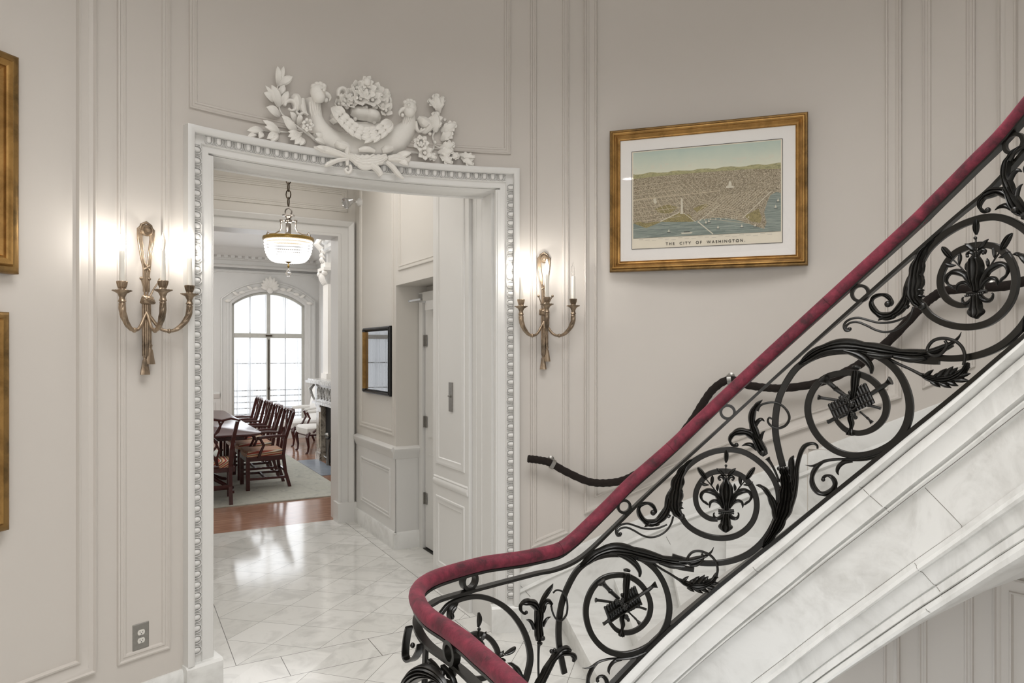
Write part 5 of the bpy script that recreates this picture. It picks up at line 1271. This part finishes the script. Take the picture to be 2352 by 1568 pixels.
# --- vase piece between a lily bay and the next trophy bay (drawn beside the lower lily bay)
va = Iron('acanthus_sheaf').rib('Z2', [(1290, 1215, 30), (1370, 1110, 90), (1450, 980, 120), (1510, 850, 150), (1545, 720, 165), (1560, 600, 160), (1560, 480, 140), (1540, 400, 120), (1520, 345, 90)], 'leaf', .045, .004, 5, lobes=6).rib('Z2', [(1590, 800, 60), (1635, 640, 70), (1660, 480, 60), (1672, 340, 52), (1700, 220, 50), (1740, 130, 52), (1790, 92, 44), (1850, 82, 34), (1892, 104, 26), (1898, 140, 22)], 'leaf', .024, .012, 2).rib('Z2', [(1560, 620, 30), (1605, 480, 60), (1610, 340, 70), (1615, 260, 60), (1638, 212, 12)], 'leaf', .022, .016, 2).rib('Z2', [(1470, 980, 60), (1440, 850, 80), (1410, 740, 76), (1370, 650, 64), (1320, 580, 50), (1265, 542, 36), (1218, 534, 6)], 'leaf', .024, .014, 2, lobes=4)
for x, y in ((1480, 350), (1530, 345), (1580, 350)): va.ball('Z2', x, y, 24, .03)
vs = Iron('flower_vase').rib('Z2', [(1478, 500, 26), (1440, 400, 26), (1400, 320, 30), (1362, 262, 40), (1352, 245, 56), (1345, 236, 60)], 'round', 0, .012).rib('Z7', [(1278, 300, 50), (1258, 270, 78), (1230, 220, 84), (1200, 160, 70), (1180, 110, 66)], 'leaf', .045, .008, 4).ball('Z7', 1262, 272, 22, .045).rib('Z7', [(1210, 180, 50), (1160, 130, 66), (1105, 108, 64), (1045, 112, 56), (1000, 140, 40), (985, 180, 28), (1005, 214, 24), (1035, 222, 24)], 'leaf', .026, .012, 3, lobes=4).ball('Z7', 1040, 215, 18, .016)
vs.rib('Z6', [(150, 1020, 50), (118, 950, 62), (96, 870, 58), (110, 790, 50), (145, 740, 36), (185, 703, 5)], 'leaf', .024, .012, 3, lobes=3).rib('Z6', [(120, 920, 36), (150, 875, 34), (178, 862, 26), (202, 878, 6)], 'leaf', .018, .014, 1).rib('Z6', [(165, 1050, 28), (175, 1000, 30), (190, 970, 20), (208, 957, 4)], 'leaf', .018, .014, 1).rib('Z6', [(140, 1110, 30), (95, 1072, 36), (50, 1066, 24), (12, 1080, 4)], 'leaf', .018, .012, 1)
vt = Iron('tendril_ring').rib('Z6', [(140, 790, 30), (170, 748, 19), (225, 728, 19), (290, 724, 19), (350, 750, 19), (398, 805, 21), (408, 860, 22), (375, 912, 22), (310, 934, 21), (255, 912, 19), (230, 875, 18), (242, 848, 16), (266, 858, 16)], 'round', 0, .018)
vase_group = [va, vs, vt]
for g in trophy_group: g.emit(); g.emit(TE, sc=.95)
for g in lily_group: g.emit(); g.emit(TF, sc=1.0)
for g in vase_group: g.emit(); g.emit(TF, sc=1.0)
# the bay above, just entering the frame: next trophy bay after the upper vase
Tn = (TF[0] @ np.linalg.inv(TE[0]) if False else None)
dS = np.array(backI(2350, 700)[:2]) * 0
T2 = (np.eye(2), np.array([.0, 0.]))
EUp = np.array(backI(1961, 926.3)[:2]); ELp = np.array(backI(1431.9, 1391.2)[:2])
T3 = (np.eye(2), (EUp - ELp) * np.array([.985, .94]))
for g in (sc1, sc2, ac1, ls1, tp): g.emit(T3)
# --- first bay on the level landing
lr = Iron('scroll').rib('Z8', [(380, 890, 46), (460, 800, 48), (590, 740, 48), (730, 718, 48), (860, 740, 50), (990, 805, 52), (1100, 905, 54), (1190, 1040, 58), (1245, 1190, 62), (1262, 1330, 64), (1232, 1480, 66), (1190, 1590, 66), (1120, 1720, 66), (960, 1820, 60), (760, 1830, 60)], 'bar', .014).rib('Z8', [(640, 1110, 40), (740, 1080, 48), (840, 1112, 50), (915, 1195, 52), (948, 1300, 52), (920, 1420, 50), (840, 1500, 50), (720, 1520, 50), (600, 1460, 50)], 'bar', .014)
lr.emit()
lf = Iron('acanthus_leaf').rib('Z8', [(560, 760, 16), (500, 810, 60), (460, 870, 90), (470, 920, 60), (475, 945, 20)], 'leaf', .024, .006, 3, lobes=2); lf.emit()
ll = Iron('lily_ornament').rib('Z8', [(748, 1180, 20), (743, 1100, 18), (742, 1040, 16)], 'round', 0, .012).ball('Z8', 744, 1030, 18, .016).rib('Z8', [(744, 1010, 24), (748, 960, 50), (750, 915, 50), (748, 872, 24)], 'leaf', .026, .008, 3).rib('Z8', [(740, 1160, 20), (775, 1120, 44), (800, 1080, 36), (822, 1055, 6)], 'leaf', .016, .012, 1).rib('Z8', [(780, 1190, 60), (750, 1150, 60), (700, 1110, 40), (660, 1100, 8)], 'leaf', .016, .012, 1)
ll.rib('Z8', [(870, 1330, 16), (930, 1310, 16), (990, 1285, 16)], 'round', 0, .012).rib('Z8', [(1000, 1282, 26), (1045, 1255, 50), (1085, 1228, 48), (1112, 1208, 20)], 'leaf', .026, .008, 3).rib('Z8', [(930, 1310, 14), (960, 1280, 36), (985, 1255, 26), (995, 1240, 5)], 'leaf', .014, .01, 1).rib('Z8', [(930, 1330, 20), (970, 1335, 44), (1000, 1335, 30), (1015, 1345, 5)], 'leaf', .014, .01, 1)
ll.rib('Z8', [(760, 1400, 90), (760, 1300, 130), (755, 1210, 60)], 'leaf', .03, .01, 3); ll.emit()
lv = Iron('flower_vase').rib('Z1', [(350, 1560, 26), (345, 1400, 26), (345, 1250, 28), (347, 1150, 34), (350, 1118, 60), (350, 1100, 66)], 'round', 0, .012).rib('Z1', [(350, 1090, 60), (352, 1030, 104), (348, 960, 100), (345, 880, 96), (350, 800, 110), (345, 730, 90)], 'leaf', .05, .008, 4).ball('Z1', 352, 1030, 28, .05).rib('Z1', [(345, 760, 60), (300, 690, 84), (240, 665, 80), (180, 672, 60), (148, 705, 40), (155, 760, 34), (190, 792, 30), (215, 785, 26)], 'leaf', .026, .012, 3, lobes=4).ball('Z1', 212, 780, 20, .016).rib('Z1', [(300, 960, 40), (275, 895, 44), (245, 868, 30), (212, 864, 4)], 'leaf', .018, .012, 1).rib('Z1', [(395, 930, 40), (420, 880, 40), (450, 845, 28), (490, 830, 4)], 'leaf', .018, .012, 1).rib('Z1', [(365, 800, 60), (385, 730, 70), (410, 675, 66), (455, 655, 50), (495, 690, 40)], 'leaf', .026, .014, 3, lobes=2).rib('Z1', [(350, 740, 26), (390, 640, 50), (440, 560, 56), (485, 505, 40), (512, 465, 5)], 'leaf', .022, .014, 3)
lv.emit()
Iron('tendril_ring').rib('Z1', [(500, 560, 20), (540, 530, 20), (600, 545, 20), (645, 610, 22), (660, 710, 24), (645, 800, 24), (590, 860, 24), (530, 838, 22), (495, 770, 22), (478, 700, 26)], 'round', 0, .02).emit()
la = Iron('acanthus_sheaf').rib('Z1', [(300, 1640, 90), (350, 1540, 100), (400, 1440, 90), (450, 1350, 70), (510, 1265, 80), (580, 1195, 76), (650, 1170, 66), (705, 1195, 40)], 'leaf', .03, .014, 3, lobes=4).rib('Z1', [(400, 1560, 50), (470, 1400, 50), (540, 1290, 46), (620, 1235, 44), (700, 1235, 50), (745, 1265, 60), (738, 1320, 36)], 'leaf', .024, .010, 2, lobes=3).rib('Z1', [(170, 1600, 60), (160, 1500, 76), (120, 1420, 70), (70, 1360, 44), (15, 1340, 6)], 'leaf', .024, .006, 2, lobes=3)
for x, y in ((475, 1190), (510, 1180)): la.ball('Z1', x, y, 24, .03)
la.emit()
# --- rings between the two top bars
mb_rings = [(1433, 1162.6, 17), (1671.3, 946, 18), (1976, 673.7, 21), (2330, 330, 25)]
for x, y, r in mb_rings:
    s, z, t_ = backI(x, y); rr = r * t_ / F * .84
    mb = MB(); rows = []
    for k_ in range(28):
        a = 2 * PI * k_ / 28; rows.append([IM(s + math.cos(a) * q, z + math.sin(a) * q, h) - ctr for q, h in ((rr - .006, -.008), (rr + .006, -.008), (rr + .006, .008), (rr - .006, .008))])
    mb.grid(rows, closed_u=True, closed_v=True); mb.build('rail_ring', 'iron', bal)
# foreground guard
def ring_at(c, tg, rr, wd):
    tg = tg.normalized(); mb = MB(); rows = []; sd = tg.cross(Vector((0, 0, 1)))
    for k_ in range(28):
        a = 2 * PI * k_ / 28; rows.append([c + tg * math.cos(a) * q + Vector((0, 0, math.sin(a) * q)) + sd * h - ctr for q, h in ((rr - .007, -wd), (rr + .007, -wd), (rr + .007, wd), (rr - .007, wd))])
    mb.grid(rows, closed_u=True, closed_v=True); mb.build('rail_ring', 'iron', bal)
c1 = lvl(1077, 1332, .836); ring_at(c1, lvl(1120, 1320, .836) - c1, .033, .014)
c2 = lvl(1037, 1498, .835); tg2 = (lvl(1131, 1528) - lvl(988, 1418)); ring_at(c2, tg2, .032, .012)
mb = MB()
for px, py, z in ((1075, 1362, .773), (1036, 1545, .765)):
    mb = MB(); mb.ball(lvl(px, py, z) - ctr, .018, 10); mb.build('knob', 'iron', bal)
g0, g1 = lvl(988, 1418), lvl(1166, 1560); gd = (g1 - g0); gd.z = 0; gd.normalize(); gn = Vector((gd.y, -gd.x, 0)) * (1 if (Vector((gd.y, -gd.x, 0)).dot(Vector((0, 0, 0)) - g0) > 0) else -1)
gd = Vector((gd.x, gd.y, 0))
def GM(s, z, h=0): return Vector((g0.x, g0.y, 0)) + gd * s + gn * h + Vector((0, 0, z))
def backG(px, py):
    m_ = (px - CX) / F   # ray (m,1)*t hits line g0 + gd*s
    A_ = np.array([[m_, -gd.x], [1, -gd.y]]); t_, s = np.linalg.solve(A_, np.array([g0.x, g0.y])); return s, H - (py - HY) / F * t_, t_
_tr = tr
def tr(space, pts):
    if space != 'G': return _tr(space, pts)
    out = []
    for p in pts:
        s, z, t_ = backG(920 + p[0] / 4.26, 1200 + p[1] / 4.26); out.append((s, z, p[2] / 4.26 * t_ / F))
    return out
gs = Iron('scroll').rib('G', [(118, 1010, 26), (98, 1100, 26), (84, 1210, 26), (84, 1300, 26), (118, 1342, 26), (172, 1318, 26), (214, 1250, 24), (232, 1180, 22)], 'bar', .026).rib('G', [(262, 1180, 76), (258, 1300, 76), (254, 1420, 76), (250, 1600, 76), (250, 1760, 76)], 'bar', .012).ball('G', 200, 1180, 26, .03)
gs.emit(M=GM)
ga = Iron('acanthus_leaf').rib('G', [(110, 1700, 60), (150, 1570, 120), (230, 1470, 140), (330, 1430, 140), (430, 1460, 120), (500, 1540, 80), (540, 1650, 50)], 'leaf', .06, .02, 5).rib('G', [(250, 1700, 60), (310, 1590, 70), (400, 1540, 60), (520, 1560, 60), (600, 1640, 60)], 'leaf', .03, .01, 3)
ga.emit(M=GM)
gl = Iron('scroll').rib('G', [(430, 1400, 40), (520, 1500, 46), (560, 1620, 50), (560, 1760, 50)], 'bar', .014).rib('G', [(300, 1340, 30), (360, 1400, 34), (420, 1500, 40), (440, 1640, 40)], 'bar', .014).ball('G', 470, 1460, 30, .02)
gl.emit(M=GM)
# the guard carries on down to the floor below the frame
mb = MB(); path = [Vector((p.x, p.y, -p.z * 0 + .03)) + Vector((0, 0, 0)) for p in [Vector(q) for q in rp3[:int(len(rp3) * .42)]]]
flatbar(mb, [Vector((p.x, p.y, .03)) for p in path], .04, .016); mb.build('shoe_bar', 'iron', bal, smooth=False)
for i in (6, 30, 54, 78, 100):
    if i < len(path):
        q = rp3[i]; mb = MB(); mb.box(q.x - .009, q.x + .009, q.y - .009, q.y + .009, .03, .35); mb.build('baluster_foot', 'iron', bal, smooth=False)
# ================================================================== PLASTER CREST over the great doorway
def ZB(x, y, h=.0):
    s, z, t_ = backW(540 + x / 3.92, 140 + y / 3.92, h); return s, z, t_
o0 = WM(ZB(1150, 600)[0], ZB(1150, 600)[1], 0)
orn = thing('plaster_crest', 'white plaster relief of two bird heads, flowers and leafy sprigs above the doorway', 'plaster ornament', o0)
WO = lambda s, z, h=0: WM(s, z, h) - o0
def k1(x, y): return ZB(x, y)[2] / F / 3.92
def lf(mb, x0, y0, x1, y1, w_, h0=.015, hh=.03, curl=.015):
    a = ZB(x0, y0); b = ZB(x1, y1); L = math.hypot(b[0] - a[0], b[1] - a[1]); leaf_flat(mb, WO, a[0], a[1], math.atan2(b[1] - a[1], b[0] - a[0]), L, w_ * k1(x0, y0), h0, hh, curl=curl)
def rb(mb, pts, depth=.05, h0=.0, fl=3, kind='leaf', lobes=0):
    P_ = [(*ZB(x, y)[:2], w_ * k1(x, y)) for x, y, w_ in pts]; P_ = smooth_path(P_, 6); n = len(P_); rows = []
    for i, (s, z, w_) in enumerate(P_):
        a = P_[max(0, i - 1)]; b = P_[min(n - 1, i + 1)]; d = np.array((b[0] - a[0], b[1] - a[1])); d /= np.linalg.norm(d) + 1e-9; nx, nz = -d[1], d[0]
        if lobes: w_ = w_ * (1 + .25 * (abs(math.sin(i / n * PI * lobes)) - .5))
        N_ = max(8, fl * 4); sec = []
        for k_ in range(N_ + 1):
            q = -1 + 2 * k_ / N_; hg = math.sqrt(max(0, 1 - q * q)) * ((.85 + .15 * abs(math.cos(q * PI * fl / 2))) if kind == 'leaf' else 1); sec.append((q / 2, hg))
        rows.append([WO(s + nx * w_ * x, z + nz * w_ * x, h0 + min(depth, w_ * .8) * y) for x, y in sec] + [WO(s, z, max(0, h0 - .01))])
    mb.grid(rows, closed_u=True, caps=True)
def bl(mb, x, y, r, h0=.03, sc=(1, 1, 1)):
    s, z, t_ = ZB(x, y); r_ = r * k1(x, y); mb.ball((0, 0, 0), r_, 10, sc, M=lambda a, b, c: WO(s + a, z + c, h0 + b))
def petals(mb, x, y, r, n, h0=.04, w_=None, a0=0, cup=.02):
    for i in range(n):
        a = a0 + 2 * PI * i / n; lf(mb, x + .15 * r * math.cos(a), y + .15 * r * math.sin(a), x + r * math.cos(a), y + r * math.sin(a), w_ or r * .75, h0, .015, cup)
    bl(mb, x, y, r * .25, h0 + .02)
# left sprig
mb = MB()
for a in ((378, 228, 356, 72, 62), (385, 215, 412, 72, 48), (380, 226, 492, 165, 72), (372, 400, 245, 245, 50), (388, 420, 302, 240, 92), (352, 372, 232, 308, 76), (372, 330, 420, 240, 62), (402, 400, 452, 295, 60), (398, 500, 255, 435, 86), (520, 610, 395, 518, 70), (545, 650, 408, 545, 90), (395, 650, 222, 555, 64), (390, 640, 240, 612, 66), (245, 632, 80, 645, 66), (375, 650, 258, 720, 70), (372, 655, 295, 745, 66), (232, 640, 185, 715, 56), (200, 650, 75, 705, 46), (580, 680, 452, 655, 56), (585, 660, 450, 700, 60), (590, 660, 470, 730, 56), (595, 690, 510, 768, 70), (600, 690, 560, 780, 70), (540, 560, 470, 480, 60), (560, 580, 560, 500, 56), (800, 720, 700, 670, 60), (820, 760, 690, 720, 60)): lf(mb, *a)
for p in ([(380, 222, 14), (370, 300, 14), (392, 430, 16), (432, 500, 18), (560, 600, 20), (700, 700, 22), (850, 800, 30)], [(240, 632, 12), (330, 640, 14), (450, 645, 14), (600, 650, 18)], [(640, 640, 22), (720, 720, 26), (860, 800, 26)]): rb(mb, p, .03, .01, 2)
mb.build('laurel_sprig', 'plaster', orn)
mb = MB(); petals(mb, 615, 610, 60, 7, .05); 
for i in range(7): bl(mb, 615 + 34 * math.cos(i * .9), 600 + 40 * math.sin(i * .9), 15, .075)
mb.build('rosette', 'plaster', orn)
# right sprig: lobed oak leaves
mb = MB()
def oak(x0, y0, x1, y1, w_):
    dx, dy = x1 - x0, y1 - y0; L = math.hypot(dx, dy); ux, uy = dx / L, dy / L; nx, ny = -uy, ux
    lf(mb, x0, y0, x1, y1, w_ * .8)
    for f_, q in ((.3, .5), (.6, .6), (.85, .35)):
        for sg in (-1, 1):
            cx_, cy_ = x0 + dx * f_, y0 + dy * f_; lf(mb, cx_ - nx * sg * w_ * .1, cy_ - ny * sg * w_ * .1, cx_ + nx * sg * w_ * q + ux * w_ * .2, cy_ + ny * sg * w_ * q + uy * w_ * .2, w_ * .55, .018, .02)
for a in ((1832, 480, 1790, 330, 100), (1835, 450, 1720, 370, 60), (1840, 450, 1860, 340, 50), (1800, 650, 1790, 490, 110), (1850, 640, 1975, 590, 90), (1850, 720, 1935, 660, 90), (1840, 790, 1960, 770, 80), (1820, 830, 1950, 830, 80), (1840, 850, 1935, 945, 80), (1930, 860, 2000, 880, 60), (2010, 850, 2150, 890, 60), (2030, 870, 2130, 960, 70), (1700, 830, 1790, 900, 70)): oak(*a)
for p in ([(1838, 340, 12), (1835, 480, 14), (1815, 600, 16), (1775, 680, 18), (1790, 760, 18), (1740, 830, 20), (1560, 830, 24), (1420, 880, 26)], [(1790, 760, 14), (1860, 800, 14), (1990, 850, 12), (2080, 880, 10)], [(1800, 640, 12), (1870, 560, 10)]): rb(mb, p, .03, .01, 2)
for x, y in ((1745, 670), (1880, 545), (1790, 745), (1720, 790)): bl(mb, x, y, 16, .03)
mb.build('oak_sprig', 'plaster', orn)
mb = MB(); petals(mb, 1650, 770, 75, 7, .05); petals(mb, 1690, 850, 70, 6, .04, a0=.5)
for i in range(9): bl(mb, 1650 + 30 * math.cos(i * .7), 760 + 34 * math.sin(i * .7), 13, .08)
mb.build('rosette', 'plaster', orn)
# crescent with the two bird heads
mb = MB()
rb(mb, [(695, 350, 130), (700, 430, 110), (722, 520, 130), (770, 620, 175), (860, 710, 215), (980, 765, 225), (1120, 790, 215), (1260, 785, 215), (1390, 745, 225), (1490, 680, 210), (1550, 600, 160), (1568, 530, 120), (1572, 470, 110)], .055, .0, 2, 'smooth')
for i in range(6):
    hh_ = .022 + .028 * math.sin(PI * (i + .7) / 6.4)
    rb(mb, [(655 + 18 * i, 385, 20), (660 + 18 * i, 450, 24), (676 + 19 * i, 530 + 6 * i, 6)], .014, hh_, 1); rb(mb, [(1520 + 16 * i, 500, 20), (1508 + 17 * i, 550, 24), (1490 + 17 * i, 615 - 5 * i, 6)], .014, hh_, 1)
mb.build('crescent_body', 'plaster', orn)
for nm, hx, hy, r, sg in (('bird_head', 712, 320, 74, 1), ('bird_head', 1552, 455, 62, -1)):
    mb = MB(); bl(mb, hx, hy, r, .07, (1, .8, 1)); bl(mb, hx + sg * 6, hy + 30, r * .85, .07)
    hd = mb.build(nm, 'plaster', orn)
    mb = MB(); rb(mb, [(hx + sg * r * .6, hy + 5, r * .7), (hx + sg * r * 1.2, hy + 14, r * .62), (hx + sg * r * 1.55, hy + 40, r * .4), (hx + sg * r * 1.5, hy + 66, r * .12)], .05, .06, 1, 'smooth'); bl(mb, hx + sg * r * 1.05, hy + 60, r * .28, .06); mb.build('beak', 'plaster', hd)
    mb = MB()
    for i in range(4): bl(mb, hx - sg * (r * .55 - i * r * .42), hy - r * (.72 + .28 * math.sin(i * 1.0)), r * .36, .07)
    mb.build('comb', 'plaster', hd)
    mb = MB(); bl(mb, hx + sg * r * .45, hy - 4, r * .2, .115); rb(mb, [(hx + sg * r * .15, hy - 14, 8), (hx + sg * r * .45, hy - 26, 14), (hx + sg * r * .75, hy - 10, 8)], .02, .11, 1); mb.build('eye', 'plaster', hd)
# flower bouquet in the middle
mb = MB()
petals(mb, 1140, 250, 62, 6, .09); bl(mb, 1140, 250, 34, .12)
for x, y, r, n in ((1060, 290, 60, 6), (1140, 320, 80, 7), (1230, 320, 66, 6), (1010, 350, 60, 6), (1290, 350, 60, 6), (1090, 380, 70, 6), (1200, 390, 70, 6), (960, 400, 56, 6), (1010, 420, 50, 5), (1300, 430, 56, 5), (900, 420, 44, 5), (1330, 480, 60, 4)): petals(mb, x, y, r * 1.12, n, .05 + .03 * (1 - abs(x - 1140) / 260), a0=x * .01, w_=r * 1.0, cup=.035)
rb(mb, [(900, 350, 30), (905, 300, 40), (940, 278, 40), (972, 300, 36), (968, 335, 30), (940, 345, 24), (925, 322, 18)], .05, .06, 1, 'smooth'); rb(mb, [(1370, 430, 30), (1372, 380, 40), (1340, 350, 40), (1306, 362, 36), (1304, 400, 30), (1330, 412, 24), (1345, 390, 18)], .05, .06, 1, 'smooth')
for i in range(26):
    rr = random.Random(i); a = rr.uniform(0, 2 * PI); q = math.sqrt(rr.uniform(0, 1)); x = 1140 + 240 * q * math.cos(a); y = 370 + 110 * q * math.sin(a); bl(mb, x, y, rr.uniform(12, 26), .07)
mb.build('flower_bouquet', 'plaster', orn)
mb = MB()
rb(mb, [(1025, 470, 60), (1070, 480, 110), (1120, 490, 120), (1180, 500, 110)], .09, .03, 1, 'smooth'); rb(mb, [(1140, 490, 60), (1190, 505, 120), (1250, 525, 110), (1290, 540, 50)], .09, .04, 1, 'smooth')
bl(mb, 1060, 545, 18, .05); bl(mb, 1235, 575, 18, .05); rb(mb, [(860, 470, 60), (900, 500, 160), (930, 560, 120)], .05, .01, 3); rb(mb, [(960, 560, 60), (1100, 610, 130), (1260, 600, 130), (1360, 560, 60)], .045, .0, 2)
mb.build('drapery_lobes', 'plaster', orn)
mb = MB(); pth = [(850, 470), (890, 530), (930, 580), (970, 620), (1020, 660), (1080, 690), (1140, 700), (1200, 700), (1260, 680), (1320, 640), (1370, 600), (1410, 570)]
for i, (x, y) in enumerate(pth[:-1]):
    nx_, ny_ = pth[i + 1]; dx, dy = nx_ - x, ny_ - y; L = math.hypot(dx, dy); ux, uy = dx / L, dy / L
    sgn = 1 if x < 1150 else -1
    for q in (-1, 0, 1): lf(mb, x - ux * 20 * sgn, y - uy * 20 * sgn, x + ux * 100 * sgn - uy * q * 50, y + uy * 100 * sgn + ux * q * 55, 66, .075, .035)
mb.build('leaf_garland', 'plaster', orn)
# ribbons
mb = MB()
rb(mb, [(430, 420, 26), (445, 380, 36), (490, 372, 36), (522, 402, 34), (520, 450, 30), (490, 462, 26), (462, 440, 20)], .05, .03, 1, 'smooth'); rb(mb, [(500, 320, 60), (530, 350, 110), (545, 400, 90), (540, 460, 50), (560, 480, 24)], .05, .01, 2); rb(mb, [(600, 350, 30), (595, 400, 50), (600, 450, 60), (630, 490, 30)], .04, .02, 2); rb(mb, [(530, 470, 24), (560, 500, 30), (600, 480, 24), (640, 500, 24)], .04, .03, 1)
mb.build('ribbon_scroll', 'plaster', orn); mb = MB(); rb(mb, [(1640, 520, 40), (1690, 560, 100), (1740, 600, 80), (1700, 650, 40), (1660, 620, 30)], .05, .02, 2); rb(mb, [(1620, 560, 24), (1625, 620, 34), (1650, 650, 26), (1700, 630, 30)], .04, .03, 1)
mb.build('ribbon_scroll', 'plaster', orn)
mb = MB()   # bow and tails overlapping the casing
rb(mb, [(880, 750, 50), (920, 780, 90), (980, 800, 80), (985, 870, 50), (990, 960, 30)], .05, .045, 2); rb(mb, [(1300, 830, 50), (1340, 820, 80), (1400, 810, 50)], .05, .045, 2)
rb(mb, [(680, 800, 20), (780, 820, 70), (900, 855, 60), (1000, 890, 40)], .03, .055, 3)
rb(mb, [(1000, 900, 30), (900, 915, 40), (820, 945, 44), (785, 965, 20)], .03, .055, 2)
rb(mb, [(990, 870, 40), (1080, 915, 100), (1160, 925, 120), (1260, 915, 100), (1340, 885, 50)], .03, .055, 5, lobes=7)
rb(mb, [(1040, 870, 20), (1100, 905, 26), (1160, 900, 26), (1220, 870, 16)], .02, .075, 1); rb(mb, [(1060, 940, 20), (1120, 980, 40), (1200, 975, 40), (1260, 940, 20)], .02, .055, 2)
rb(mb, [(1010, 960, 30), (1015, 1005, 30), (990, 1030, 28), (965, 1005, 26), (985, 985, 20)], .05, .06, 1, 'smooth')
rb(mb, [(1200, 950, 60), (1260, 1000, 60), (1295, 1050, 50)], .05, .055, 2); rb(mb, [(1340, 930, 40), (1400, 980, 50), (1450, 1040, 44), (1500, 1080, 16)], .05, .055, 2); rb(mb, [(1350, 900, 50), (1440, 900, 80), (1520, 920, 60), (1560, 880, 20)], .04, .055, 3)
lf(mb, 1420, 880, 1560, 860, 60, .05); lf(mb, 1440, 900, 1530, 970, 60, .05); lf(mb, 820, 840, 690, 800, 50, .05)
rb(mb, [(1080, 830, 30), (1150, 820, 60), (1230, 840, 30)], .04, .07, 1, 'smooth')
mb.build('ribbon_bow', 'plaster', orn)
# unseen disc lamp, added so its glint shows in the print's glass
pn = Vector((math.sin(pic.rotation_euler.z), -math.cos(pic.rotation_euler.z), 0)); p0_ = pic.location + pn * .016
dv = Vector(((1443 - CX) / F, 1, (HY - 411) / F)); t0_ = (p0_ - Vector((0, 0, H))).dot(pn) / dv.dot(pn); hp = Vector((0, 0, H)) + dv * t0_; rv = dv - 2 * dv.dot(pn) * pn
cp_ = hp + rv * ((3.70 - hp.z) / rv.z)
dl = thing('added_disc_lamp', 'small round disc lamp added out of view, mirrored in the glass of the large print', 'lamp', cp_)
mb = MB(); mb.lathe([(.062, 0), (.072, -.004), (.075, 0), (.074, .014), (.01, .03), (.006, .04), (.006, ZT - 3.70), (0, ZT - 3.70)], n=28); mb.build('housing', 'chrome', dl)
mb = MB(); mb.lathe([(0, .000), (.062, .0), (.062, .004), (0, .004)], n=28); mb.build('diffuser', 'lit_disc', dl, smooth=False)
